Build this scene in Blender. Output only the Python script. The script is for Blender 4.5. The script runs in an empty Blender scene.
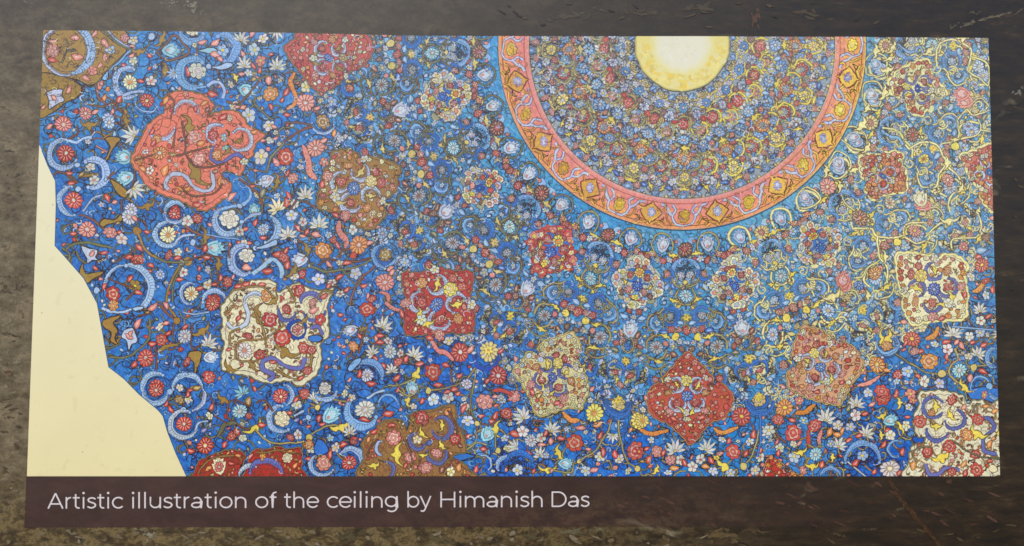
import bpy, math, random
from math import sin, cos, pi, radians, hypot, atan2
random.seed(7)
scene = bpy.context.scene
COL = scene.collection

# ------------------------------------------------------------------ board frame
# The board is the plane y = 0; the printed picture on it is 1 m wide.  CAM_* is the solved
# viewpoint; to_board() turns a measured point of the photograph into metres on the board.
F_PX = 800.0
CAM_ROT = (1.62343, -0.00406, -0.01349)
CAM_LOC = (-0.0178, -0.83178, -0.066)
def rotm(a, b, c):
    ca, sa, cb, sb, cc, sc = cos(a), sin(a), cos(b), sin(b), cos(c), sin(c)
    X = [[1,0,0],[0,ca,-sa],[0,sa,ca]]; Y = [[cb,0,sb],[0,1,0],[-sb,0,cb]]; Z = [[cc,-sc,0],[sc,cc,0],[0,0,1]]
    mm = lambda A, B: [[sum(A[i][k]*B[k][j] for k in range(3)) for j in range(3)] for i in range(3)]
    return mm(mm(Z, Y), X)
RM = rotm(*CAM_ROT)
def to_board(x, y):
    d = ((x-512)/F_PX, (273-y)/F_PX, -1.0)
    w = [sum(RM[i][k]*d[k] for k in range(3)) for i in range(3)]
    t = -CAM_LOC[1]/w[1]
    return (CAM_LOC[0]+t*w[0], CAM_LOC[2]+t*w[2])

def lin(c):
    c = c/255.0
    return c/12.92 if c <= 0.04045 else ((c+0.055)/1.055)**2.4
INK_GAIN = 0.93
def ink(rgb):
    # printed colour measured on the sheet -> reflectance
    return tuple(max(0.004, (lin(v)-0.012)*INK_GAIN) for v in rgb)
PAL = dict(
    w=(220,215,202), W=(198,206,224), c=(240,226,176), r=(208,74,58), R=(176,44,40), p=(232,138,122),
    o=(232,142,62), y=(246,218,84), g=(166,128,56), G=(124,122,84), b=(52,116,204), B=(28,78,186),
    l=(132,182,232), L=(172,200,234), t=(150,206,222), k=(48,40,48), v=(104,110,176), n=(142,86,62),
    q=(150,160,170), Y=(226,200,110), X=(176,160,96), Z=(250,236,152))
KC = (44,30,34)
def jit(rgb, a=10):
    d = random.uniform(-a, a)
    return tuple(min(255, max(0, v+d+random.uniform(-a*.5, a*.5))) for v in rgb)
def col(c):
    return PAL[c] if isinstance(c, str) else c

# ------------------------------------------------------------------ printed layers
STEP = 6e-7
CELL = 2.0
GW, GH = 530, 280
GRID = [0]*(GW*GH)
TOPL = [(0,27.0),(43.5,30.2),(156,31.2),(284,32.8),(412,35.6),(540,36.4),(700,36.4),(860,37.0),(988.5,38),(1040,38.4)]
def top_y(x):
    for (a, ya), (b, yb) in zip(TOPL, TOPL[1:]):
        if x <= b: return ya+(yb-ya)*(x-a)/(b-a)
    return 38.4
class Sheet:
    def __init__(s): s.v = []; s.f = []; s.c = []
    def build(s, name, mat, parent):
        me = bpy.data.meshes.new(name)
        me.from_pydata(s.v, [], s.f); me.update()
        at = me.color_attributes.new('ink', 'FLOAT_COLOR', 'POINT')
        flat = []
        for c in s.c: flat += [c[0], c[1], c[2], 1.0]
        at.data.foreach_set('color', flat)
        me.materials.append(mat)
        o = bpy.data.objects.new(name, me); COL.objects.link(o); o.parent = parent
        return o
CUR = Sheet()
def half(poly, a, b, c):          # keep a*x+b*y+c >= 0
    out = []
    n = len(poly)
    for i in range(n):
        P, Q = poly[i], poly[(i+1) % n]
        dp, dq = a*P[0]+b*P[1]+c, a*Q[0]+b*Q[1]+c
        if dp >= 0: out.append(P)
        if (dp >= 0) != (dq >= 0):
            t = dp/(dp-dq); out.append((P[0]+t*(Q[0]-P[0]), P[1]+t*(Q[1]-P[1])))
    return out
def clip(poly):
    xs = [p[0] for p in poly]; ys = [p[1] for p in poly]
    if min(xs) > 46 and max(xs) < 986 and min(ys) > 40 and max(ys) < 474: return poly
    cx = sum(xs)/len(xs)
    for (a, ya), (b, yb) in zip(TOPL, TOPL[1:]):
        if cx <= b or b == 1040:
            k = (yb-ya)/(b-a); poly = half(poly, -k, 1, -(ya-k*a)); break
    if len(poly) > 2: poly = half(poly, 0, -1, 476.2)
    if len(poly) > 2: poly = half(poly, 1, 16.5/445.5, -43.5-30*16.5/445.5)
    if len(poly) > 2: poly = half(poly, -1, 11.5/438.5, 988.5-38*11.5/438.5)
    return poly
def level(faces):
    cells = set()
    for f in faces:
        xs = [p[0] for p in f]; ys = [p[1] for p in f]
        i0 = max(0, int((min(xs)-.1)/CELL)); i1 = min(GW-1, int((max(xs)+.1)/CELL)); j0 = max(0, int((min(ys)-.1)/CELL)); j1 = min(GH-1, int((max(ys)+.1)/CELL))
        for j in range(j0, j1+1):
            for i in range(i0, i1+1): cells.add(j*GW+i)
    if not cells: return 1
    m = max(GRID[c] for c in cells)+1
    for c in cells: GRID[c] = m
    return m
def _tab(seed):
    r = random.Random(seed); return [[r.uniform(-1, 1) for _ in range(64)] for _ in range(64)]
TABX, TABY = _tab(3), _tab(4)
def vnoise(T, x, y):
    i, j = math.floor(x), math.floor(y); u, v = x-i, y-j; u = u*u*(3-2*u); v = v*v*(3-2*v)
    a, b = T[i & 63][j & 63], T[(i+1) & 63][j & 63]; c, d = T[i & 63][(j+1) & 63], T[(i+1) & 63][(j+1) & 63]
    return (a*(1-u)+b*u)*(1-v)+(c*(1-u)+d*u)*v
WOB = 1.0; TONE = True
def wobble(p):                    # unsteady hand of the drawing
    x, y = p
    return (x+WOB*(.55*vnoise(TABX, x/2.6, y/2.6)+.9*vnoise(TABX, x/9+7, y/9)), y+WOB*(.55*vnoise(TABY, x/2.6, y/2.6)+.9*vnoise(TABY, x/9+7, y/9)))
def tone(x, y):                   # printed palette drifts over the sheet: chalkier round the ring, yellower to the right; haze painted in along the top
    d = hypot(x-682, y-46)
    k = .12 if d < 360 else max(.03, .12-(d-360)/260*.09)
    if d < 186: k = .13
    if y < 110: k += .08*(110-y)/75  # washed-out haze of the top edge, mixed into the ink colours
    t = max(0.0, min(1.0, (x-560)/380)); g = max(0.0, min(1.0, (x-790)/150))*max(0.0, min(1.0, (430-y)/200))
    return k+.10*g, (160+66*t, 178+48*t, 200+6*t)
def put(faces, rgb, noclip=False):
    """faces: lists of photo points, all one flat colour and one ink layer"""
    xs = [p[0] for f in faces for p in f]; ys = [p[1] for f in faces for p in f]
    if not xs or max(xs) < 20 or min(xs) > 1005 or max(ys) < 28 or min(ys) > 530: return
    faces = [[wobble(p) for p in f] for f in faces] if WOB else faces
    m = level(faces)
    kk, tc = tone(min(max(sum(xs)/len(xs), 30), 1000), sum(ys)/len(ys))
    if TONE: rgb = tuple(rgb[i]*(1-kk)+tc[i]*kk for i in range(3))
    c = ink(rgb); yy = -m*STEP
    seen = {}
    for f in faces:
        g = clip(f)
        if len(g) < 3: continue
        idx = []
        for p in g:
            k = (round(p[0], 3), round(p[1], 3))
            i = seen.get(k)
            if i is None:
                X, Z = to_board(*p); i = len(CUR.v); seen[k] = i
                CUR.v.append((X, yy, Z)); CUR.c.append(c)
            if i not in idx: idx.append(i)
        if len(idx) > 2: CUR.f.append(idx)
def fan(x, y, ring):
    return [[(x, y), ring[i], ring[(i+1) % len(ring)]] for i in range(len(ring))]
def smooth(pts, closed=False, n=5):
    N = len(pts)
    if N < 3: return list(pts)
    out = []
    R = range(N) if closed else range(N-1)
    for i in R:
        g = (lambda k: pts[k % N]) if closed else (lambda k: pts[min(max(k, 0), N-1)])
        p0, p1, p2, p3 = g(i-1), g(i), g(i+1), g(i+2)
        for s in range(n):
            t = s/n
            out.append(tuple(.5*(2*p1[k]+(p2[k]-p0[k])*t+(2*p0[k]-5*p1[k]+4*p2[k]-p3[k])*t*t+(3*p1[k]-p0[k]-3*p2[k]+p3[k])*t**3) for k in (0, 1)))
    if not closed: out.append(pts[-1])
    return out
def ribbon(pts, wf, rgb):
    n = len(pts); L = []; R = []
    for i, p in enumerate(pts):
        a = pts[max(0, i-1)]; b = pts[min(n-1, i+1)]
        dx, dy = b[0]-a[0], b[1]-a[1]; d = hypot(dx, dy) or 1
        w = wf(i/(n-1))*.5
        L.append((p[0]-dy/d*w, p[1]+dx/d*w)); R.append((p[0]+dy/d*w, p[1]-dx/d*w))
    put([[L[i], L[i+1], R[i+1], R[i]] for i in range(n-1)], rgb)
OUT = 0.66                                   # pen line half-width in photo pixels
def pen(pts, w=0.7, rgb=None):
    ribbon(pts, lambda t: w, rgb or KC)
def loop(pts, w, rgb=None):
    n = len(pts); L = []; R = []
    for i, p in enumerate(pts):
        a = pts[i-1]; b = pts[(i+1) % n]; dx, dy = b[0]-a[0], b[1]-a[1]; d = hypot(dx, dy) or 1
        L.append((p[0]-dy/d*w/2, p[1]+dx/d*w/2)); R.append((p[0]+dy/d*w/2, p[1]-dx/d*w/2))
    put([[L[i], L[(i+1) % n], R[(i+1) % n], R[i]] for i in range(n)], rgb or KC)
def path(pts, w, c, taper=0, edge=None, line=OUT):
    s = smooth(pts)
    f = (lambda t: w) if not taper else (lambda t: w*(.25+.75*sin(pi*min(1, t*1.0))**.7))
    if line: ribbon(s, lambda t: f(t)+2*line, edge or KC)
    ribbon(s, f, jit(col(c)))
def blob(pts, c, line=OUT, sm=True, edge=None, n=4):
    s = smooth(pts, True, n) if sm else pts
    cx = sum(p[0] for p in s)/len(s); cy = sum(p[1] for p in s)/len(s)
    put([s], jit(col(c), 6))
    if line: loop(s, line*1.6, edge)
def disc(x, y, r, c, n=14, line=OUT, edge=None):
    if line: put(fan(x, y, [(x+(r+line)*cos(2*pi*i/n), y+(r+line)*sin(2*pi*i/n)) for i in range(n)]), edge or KC)
    put(fan(x, y, [(x+r*cos(2*pi*i/n), y+r*sin(2*pi*i/n)) for i in range(n)]), jit(col(c), 8))
SQ = [0.0, 1.0]
def squash(r):
    SQ[0] = random.uniform(0, 3.14); SQ[1] = random.uniform(.68, .95) if r < 5 else random.uniform(.84, .98)
def sq(x, y, ring):
    ca, sa, k = cos(SQ[0]), sin(SQ[0]), SQ[1]; out = []
    for px, py in ring:
        u, v = px-x, py-y; p = u*ca+v*sa; q = (-u*sa+v*ca)*k; out.append((x+p*ca-q*sa, y+p*sa+q*ca))
    return out
def scallop(x, y, r, n, depth, ph, c, k=5, line=OUT, point=False):
    ring = []; N = n*k
    for i in range(N):
        a = ph+2*pi*i/N; u = (i % k)/k
        m = (1-abs(2*u-1)) if point else sin(pi*u)**.6
        ring.append((a, r*(1-depth+depth*m)))
    if line: put(fan(x, y, sq(x, y, [(x+(q+line)*cos(a), y+(q+line)*sin(a)) for a, q in ring])), KC)
    put(fan(x, y, sq(x, y, [(x+q*cos(a), y+q*sin(a)) for a, q in ring])), jit(col(c), 14))
def segs(L, w, rgb=None):                  # many short pen ticks as one ink layer
    fs = []
    for (ax, ay), (bx, by) in L:
        dx, dy = bx-ax, by-ay; d = hypot(dx, dy) or 1; nx, ny = -dy/d*w/2, dx/d*w/2
        fs.append([(ax+nx, ay+ny), (bx+nx, by+ny), (bx-nx, by-ny), (ax-nx, ay-ny)])
    put(fs, rgb or KC)
def spokes(x, y, r0, r1, n, ph, w=.5, rgb=None):
    L = []
    for i in range(n):
        a = ph+2*pi*i/n
        L.append(sq(x, y, [(x+r0*cos(a), y+r0*sin(a)), (x+r1*cos(a), y+r1*sin(a))]))
    segs(L, w, rgb)
def mix(a, b, t): return tuple(a[i]*(1-t)+b[i]*t for i in range(3))

def F(x, y, r, c='w', cen='y'):             # five-petalled blossom
    squash(r)
    ph = random.uniform(0, 6)
    scallop(x, y, r, 5, .32, ph, c)
    if r > 2.2:
        spokes(x, y, r*.3, r*.72, 5, ph, .45)
        disc(x, y, r*.24, cen, 8, .25)
def D(x, y, r, c='p', cen='w'):             # many-petalled daisy
    squash(r)
    ph = random.uniform(0, 6); n = 12 if r > 6 else 9
    scallop(x, y, r, n, .22, ph, c, 4)
    spokes(x, y, r*.38, r*.85, n, ph, .55, mix(KC, col(c), .25))
    if r > 5: spokes(x, y, r*.4, r*.8, n, ph+pi/n, .5, mix(col(c), (255,240,220), .7))
    disc(x, y, r*.34, mix(col(c), (190,90,50), .35), 10, .3)
    disc(x, y, r*.2, cen, 8, .2)
def R(x, y, r, c='r'):                      # rose / peony
    squash(r)
    ph = random.uniform(0, 6); C0 = col(c); pale = mix(C0, (255,236,214), .55)
    scallop(x, y, r, 7, .2, ph, c)
    if r > 3:
        spokes(x, y, r*.5, r*.86, 7, ph, .5)
        scallop(x, y, r*.66, 5, .22, ph+.5, pale, 4, .4)
        scallop(x, y, r*.42, 4, .22, ph+1.1, C0, 4, .35)
    disc(x, y, r*.18, pale, 7, .2)
def almond(x, y, L, W, a, n=6, skew=0):
    up = []; dn = []
    for i in range(n+1):
        t = i/n; w = W*sin(pi*t**.85)
        up.append((L*t, w+skew*sin(pi*t))); dn.append((L*t, -w+skew*sin(pi*t)))
    ring = up+dn[-2:0:-1]
    ca, sa = cos(a), sin(a)
    return [(x+px*ca+py*sa, y-px*sa+py*ca) for px, py in ring]
def petal(x, y, L, W, a, c, line=OUT, skew=0):
    g = almond(x-line*cos(a), y+line*sin(a), L+2*line, W+line, a, 6, skew); put([g], KC)
    put([almond(x, y, L, W, a, 6, skew)], jit(col(c)))
def Lf(x, y, L, a, c='r'):
    a = radians(a); x0 = x-L*.5*cos(a); y0 = y+L*.5*sin(a); s = random.choice((-1, 1))*L*.06
    petal(x0, y0, L, L*.26, a, c, OUT, s)
    if L > 4:
        pale = mix(col(c), (255,232,214), .6)
        put([almond(x0+L*.18*cos(a), y0-L*.18*sin(a), L*.62, L*.09, a, 5, s)], pale)
def N(x, y, r, a=90, c='w'):                # lotus: fan of pointed petals
    a = radians(a); bx, by = x-r*.45*cos(a), y+r*.45*sin(a)
    k = 7
    for i in (0, 6, 1, 5, 2, 4, 3):
        t = (i-3)/3.0
        petal(bx, by, r*(1.5-.45*abs(t)), r*.17, a+t*1.75, c, .4)
    disc(bx, by, r*.14, 'Y', 7, .3)
def Cs(x, y, r, a0, a1, w, c='L', serr=True):   # C-scroll with toothed outer edge
    a0, a1 = radians(a0), radians(a1)
    if a1 < a0: a1 += 2*pi
    n = max(8, int((a1-a0)*r/1.3)); inn = []; out = []; mid = []; out2 = []; inn2 = []
    for i in range(n+1):
        t = i/n; a = a0+(a1-a0)*t
        ww = w*(.28+.72*sin(pi*t)**.8)
        tooth = (0.16*w*(i % 2)) if (serr and .1 < t < .9 and w > 2.2) else 0
        ro = r+ww*.5+tooth; ri = r-ww*.5
        out.append((x+ro*cos(a), y-ro*sin(a))); inn.append((x+ri*cos(a), y-ri*sin(a)))
        out2.append((x+(ro+.55)*cos(a), y-(ro+.55)*sin(a))); inn2.append((x+(ri-.55)*cos(a), y-(ri-.55)*sin(a)))
        mid.append((x+(ri+ww*.3)*cos(a), y-(ri+ww*.3)*sin(a)))
    q = lambda A, B: [[A[i], A[i+1], B[i+1], B[i]] for i in range(n)]
    ww0 = w*.5+1.7; dk = mix(KC, (50,70,140), .5)
    put(q(out2, inn2), dk)
    cc = jit(col(c), 8)
    put(q(out, inn), cc)
    if w > 2.4:
        pen(mid, .5, mix(dk, cc, .3))
        if w > 3: segs([(mid[i], out[i]) for i in range(1, n, 2)], .45, mix(dk, cc, .35))
    if w > 2.2: pen([(x+(r-ww0)*cos(a0+(a1-a0)*i/n), y-(r-ww0)*sin(a0+(a1-a0)*i/n)) for i in range(1, n)] , .5, dk)
    for e in (0, n):
        disc(*mid[e], max(.8, w*.26), cc, 8, .4, dk)
def U(x, y, r, a=90, c='t', tail=True):    # toothed palmette cup
    a = radians(a); loc = []
    for px, py in ((-1.0,0),(-.7,.45),(-.2,.72),(.35,.8),(.3,.52),(.75,.6),(.62,.25),(1.05,.18),(.8,0),(1.05,-.18),(.62,-.25),(.75,-.6),(.3,-.52),(.35,-.8),(-.2,-.72),(-.7,-.45)):
        loc.append((px*r, py*r))
    ca, sa = cos(a), sin(a)
    tr = lambda L, s: [(x+s*(px*ca+py*sa), y+s*(-px*sa+py*ca)) for px, py in L]
    g = tr(loc, 1)
    put([tr(loc, 1.0+.5/max(r, 1))], KC); put([g], jit(col(c)))
    h = tr(loc, .66); loop(h, .5)
    put([tr(loc, .5)], mix(jit(col(c)), (240,240,235), .45))
    disc(x-.35*r*ca, y+.35*r*sa, r*.16, 'p', 6, .2)
def Yc(x, y, s, a=0, c='y'):                # cloud: swelling with two curled horns
    a = radians(a); ca, sa = cos(a), sin(a)
    P = ((-1.35,-.7),(-1.1,.0),(-.7,.38),(-.34,.36),(-.22,.6),(0,.8),(.22,.6),(.34,.36),(.7,.38),(1.1,.0),(1.35,-.7),(.95,-.22),(.55,-.06),(.3,-.22),(0,-.28),(-.3,-.22),(-.55,-.06),(-.95,-.22))
    u = random.uniform(.75, 1.15); P = [(p*u, q+.12*p*p*random.choice((-1, 1))*0) for p, q in P]
    pts = [(x+s*(px*ca+py*sa), y+s*(-px*sa+py*ca)) for px, py in P]
    blob(pts, c, .5, True, mix(KC, col('g'), .35), 3)
def St(x, y, r, c='w', n=5):
    scallop(x, y, r, n, .55, random.uniform(0, 6), c, 2, .45, True)
    disc(x, y, r*.18, 'o', 6, .2)
def Wm(c, w, pts):                          # scalloped curling leaf
    s = smooth(pts, n=6)
    f = lambda t: w*(.35+.65*sin(pi*t)**.6)
    ribbon(s, lambda t: f(t)+1.1, KC); ribbon(s, f, jit(col(c)))
    L = []
    for i in range(2, len(s)-2, 2):
        a, b = s[i-1], s[i+1]; d = hypot(b[0]-a[0], b[1]-a[1]) or 1
        nx, ny = -(b[1]-a[1])/d, (b[0]-a[0])/d; q = f(i/len(s))*.45
        L.append((s[i], (s[i][0]+nx*q, s[i][1]+ny*q)))
    segs(L, .45, mix(KC, col(c), .3))

def run(txt, sx=lambda x, y: (x, y), k=1/6.0, rot=0, mir=1):
    """one motif per ';' : letter, then numbers and colour letters"""
    for it in txt.replace('\n', ' ').split(';'):
        q = it.replace(',', ' ').split()
        if not q: continue
        t = q[0]; num = []; cols = []
        for s in q[1:]:
            if s[0] in '-.0123456789': num.append(float(s))
            else: cols.append(s)
        A = (lambda a: (a if mir == 1 else 180-a)+rot)
        if t in 'PGW':
            if t == 'G': pts = num
            else: w = num[0]; pts = num[1:]
            pts = [sx(pts[i], pts[i+1]) for i in range(0, len(pts)-1, 2)]
            if t == 'P' and cols[0] == 'y' and k < .5: cols[0] = 'X'; w *= .85
            if t == 'P': path(pts, max(.9, w*k), cols[0], edge=mix(KC, col(cols[0]), .25))
            elif t == 'W': Wm(cols[0], w*k, pts)
            else: blob(pts, cols[0])
            continue
        if len(num) < 3: continue
        x, y = sx(num[0], num[1]); r = num[2]*k
        if t == 'O' and cols[0] == 'y' and k < .5: r *= .72; cols[0] = 'Y'
        if t == 'F': F(x, y, r, *(cols or ['w']))
        elif t == 'D': D(x, y, r, *(cols or ['p']))
        elif t == 'R': R(x, y, r, *(cols or ['r']))
        elif t == 'O': disc(x, y, r, cols[0])
        elif t == 'S': St(x, y, r, cols[0], 5 if r < 5 else 6)
        elif t == 'L': Lf(x, y, r*1.05, A(num[3]), cols[0] if cols else 'r')
        elif t == 'N': N(x, y, r, A(num[3]), cols[0] if cols else 'w')
        elif t == 'U': U(x, y, r, A(num[3]), cols[0] if cols else 't')
        elif t == 'Y': Yc(x, y, r, A(num[3]) if len(num) > 3 else rot, cols[0] if cols else 'y')
        elif t == 'C':
            a0, a1 = num[3], num[4]
            if a1 < a0: a1 += 360
            if mir == -1: a0, a1 = 180-a1, 180-a0
            Cs(x, y, r, a0+rot, a1+rot, num[5]*k, cols[0] if cols else 'L')
def tile(ox, oy, txt):
    run(txt, lambda x, y: (ox+x/6.0, oy+y/6.0))
# ------------------------------------------------------------------ motifs of the picture
PARTS = {}
def part(name):
    global CUR
    CUR = PARTS.setdefault(name, Sheet())
CX, CY = 682.0, 46.0
def polar(r, deg): return (CX+r*cos(radians(deg)), CY+r*sin(radians(deg)))     # degrees clockwise from +x (photo y down)

# medallion: label, centre, colour, edge, outline
MED = [
 ('salmon', (198,150), (238,124,96), 'g', [(131,158),(139,142),(150,122),(165,112),(163,98),(176,92),(196,93),(208,98),(214,106),(210,115),(219,112),(234,110),(244,119),(250,126),(265,134),(256,144),(253,153),(246,164),(240,176),(232,172),(224,170),(222,176),(232,184),(229,195),(218,203),(206,211),(190,206),(180,201),(166,196),(156,190),(147,186),(141,176),(133,166)]),
 ('cream', (276,332), (240,228,184), 'G', [(221,333),(223,320),(221,308),(229,296),(236,285),(250,281),(269,279),(277,284),(277,292),(286,289),(296,283),(308,287),(317,290),(333,289),(330,300),(327,308),(329,328),(327,337),(320,342),(322,356),(320,367),(315,376),(300,386),(290,381),(270,383),(258,380),(245,375),(223,371),(221,358),(224,345)]),
 ('ochre', (405,440), (160,112,58), 'G', [(364,480),(364,458),(362,442),(373,431),(384,421),(398,419),(405,424),(407,430),(410,420),(408,415),(422,411),(442,407),(452,404),(456,410),(456,420),(459,428),(464,438),(466,452),(456,453),(453,459),(462,461),(468,469),(470,480)]),
 ('red square', (438,303), (196,58,50), 'G', [(402,278),(404,272),(420,272),(430,269),(438,267),(452,270),(471,270),(473,284),(470,300),(474,314),(473,331),(462,334),(450,333),(438,336),(424,335),(406,335),(404,320),(406,304),(403,290)]),
 ('brown gold', (355,188), (164,118,56), 'G', [(331,153),(340,149),(350,150),(358,154),(363,161),(367,156),(384,158),(401,168),(398,180),(396,190),(387,200),(381,205),(386,212),(381,222),(373,229),(362,228),(354,225),(345,216),(332,212),(318,207),(318,196),(319,186),(324,172),(330,163)]),
 ('pointed red', (330,58), (206,82,70), 'G', [(284,48),(292,40),(304,28),(356,28),(374,48),(363,66),(347,73),(341,82),(332,88),(321,92),(310,86),(302,76),(294,66)]),
 ('cream and gold', (446,96), (214,204,158), 'G', [(422,86),(428,78),(432,71),(441,71),(449,74),(456,76),(462,82),(470,86),(475,94),(472,104),(467,108),(462,118),(453,121),(443,117),(434,114),(428,106),(420,104),(424,95)]),
 ('blue and olive', (482,187), (112,138,166), 'G', [(464,170),(470,165),(478,167),(487,165),(494,171),(502,178),(504,186),(499,195),(490,202),(480,208),(472,202),(466,195),(461,184)]),
 ('coral', (552,250), (204,80,66), 'G', [(530,230),(538,224),(546,221),(558,222),(569,228),(573,240),(567,248),(575,258),(571,267),(562,273),(551,271),(541,279),(534,272),(528,262),(531,250),(527,240)]),
 ('pale lobed', (638,283), (196,196,170), 'G', [(632,252),(642,250),(650,257),(652,266),(661,270),(664,280),(660,290),(651,294),(645,303),(639,308),(632,303),(624,295),(615,291),(611,281),(615,271),(624,267),(625,257)]),
 ('pale lobed', (734,283), (204,198,164), 'G', [(728,252),(738,250),(744,257),(745,266),(755,269),(760,278),(759,288),(751,293),(745,300),(739,307),(731,303),(722,296),(713,294),(707,284),(711,273),(720,269),(721,258)]),
 ('yellow and blue', (819,245), (150,172,190), 'y', [(799,221),(806,218),(814,220),(822,226),(836,230),(842,236),(838,246),(840,254),(836,265),(826,264),(818,266),(806,264),(798,262),(800,250),(797,240),(800,230)]),
 ('russet', (882,175), (214,128,80), 'Z', [(859,158),(868,154),(880,155),(887,153),(896,152),(903,157),(901,164),(906,173),(906,190),(893,193),(880,196),(874,200),(869,196),(865,189),(869,183),(862,178),(860,168)]),
 ('pale yellow', (917,88), (240,228,160), 'Z', [(888,82),(894,76),(900,70),(909,65),(918,61),(926,59),(931,63),(932,73),(940,84),(947,92),(940,98),(930,103),(922,115),(915,114),(909,110),(904,101),(894,94),(893,87)]),
 ('yellow', (933,288), (250,238,184), 'Z', [(897,255),(913,253),(925,255),(934,256),(937,261),(942,256),(955,256),(968,267),(964,275),(967,290),(967,304),(965,318),(950,320),(938,321),(925,322),(913,325),(907,316),(902,305),(904,297),(900,290),(898,277),(897,266)]),
 ('brick', (988,172), (204,96,74), 'Z', [(961,155),(973,151),(991,143),(1003,143),(1006,212),(992,212),(986,206),(981,198),(981,192),(988,188),(978,187),(970,177),(965,164)]),
 ('tan', (820,366), (222,160,116), 'Y', [(803,325),(810,326),(817,328),(827,333),(835,340),(835,346),(841,342),(851,345),(857,351),(863,362),(861,369),(858,376),(852,384),(848,391),(844,400),(839,406),(831,404),(822,403),(810,399),(798,393),(788,388),(787,372),(797,366),(795,360),(791,357),(793,345),(798,334)]),
 ('fire red', (687,395), (196,76,54), 'o', [(687,352),(700,364),(713,378),(712,386),(722,383),(732,393),(731,408),(722,418),(709,424),(700,435),(689,445),(680,434),(668,424),(655,418),(648,405),(648,392),(658,383),(666,386),(664,377),(675,364)]),
 ('cream lobed', (553,376), (226,208,140), 'y', [(571,331),(578,339),(581,348),(578,360),(583,370),(588,381),(588,392),(585,401),(582,409),(572,408),(562,409),(552,413),(540,416),(533,408),(529,397),(522,386),(513,371),(521,362),(526,353),(534,353),(539,358),(539,346),(545,340),(555,338)]),
 ('cream', (958,436), (236,226,188), 'G', [(919,392),(930,391),(943,390),(954,393),(963,396),(967,404),(972,401),(983,400),(990,404),(1003,405),(1008,480),(908,480),(909,462),(912,446),(924,443),(926,438),(918,437),(914,428),(914,416),(918,405)]),
 ('scarlet', (228,466), (200,50,40), 'G', [(196,480),(196,468),(201,460),(214,455),(228,450),(241,451),(246,458),(242,466),(240,475),(244,481)]),
 ('scarlet', (278,466), (200,46,38), 'G', [(248,481),(249,462),(254,449),(264,450),(276,446),(288,449),(300,448),(303,458),(302,468),(304,481)]),
 ('crimson', (786,468), (190,50,42), 'o', [(757,480),(763,470),(770,456),(776,462),(784,470),(798,476),(806,481)]),
]
GROUND = [(60,50,150,140,90),(90,108,74,134,208),(100,150,50,112,200),(60,210,42,96,192),(150,250,52,108,200),(130,370,50,110,206),(170,450,42,94,192),(210,350,48,102,200),
 (260,60,84,138,214),(250,130,50,108,206),(340,200,78,140,212),(350,290,64,116,210),(300,300,48,98,200),(400,90,104,154,210),(440,250,104,146,204),(480,60,84,152,220),
 (520,160,88,156,214),(580,220,70,146,216),(700,240,96,160,214),(800,220,112,164,202),(870,130,116,164,202),(900,220,102,154,206),(940,60,118,160,210),
 (960,150,100,154,206),(450,360,38,94,206),(560,420,52,110,210),(620,460,38,94,204),(650,370,86,150,210),(560,320,86,144,210),(760,370,72,136,208),
 (740,460,52,122,208),(820,440,70,124,204),(880,380,50,106,200),(880,450,38,86,198),(960,350,62,112,194),(980,330,66,118,192),(470,440,64,124,214),
 (500,470,38,88,204),(350,450,46,96,190),(840,300,106,156,206),(720,320,86,150,212),(620,100,140,160,176),(760,120,120,150,176),(560,90,120,156,196),(680,180,110,150,180),(800,90,110,140,168)]
def ground_rgb(x, y):
    s = 0; c = [0, 0, 0]
    for gx, gy, r, g, b in GROUND[1:]:
        w = 1.0/((x-gx)**2+(y-gy)**2+60)**1.6
        s += w; c[0] += w*r; c[1] += w*g; c[2] += w*b
    r, g, b = (v/s for v in c)
    return (max(8, r-14), g+9*max(.3, 1-r/130), b*.97)
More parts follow.
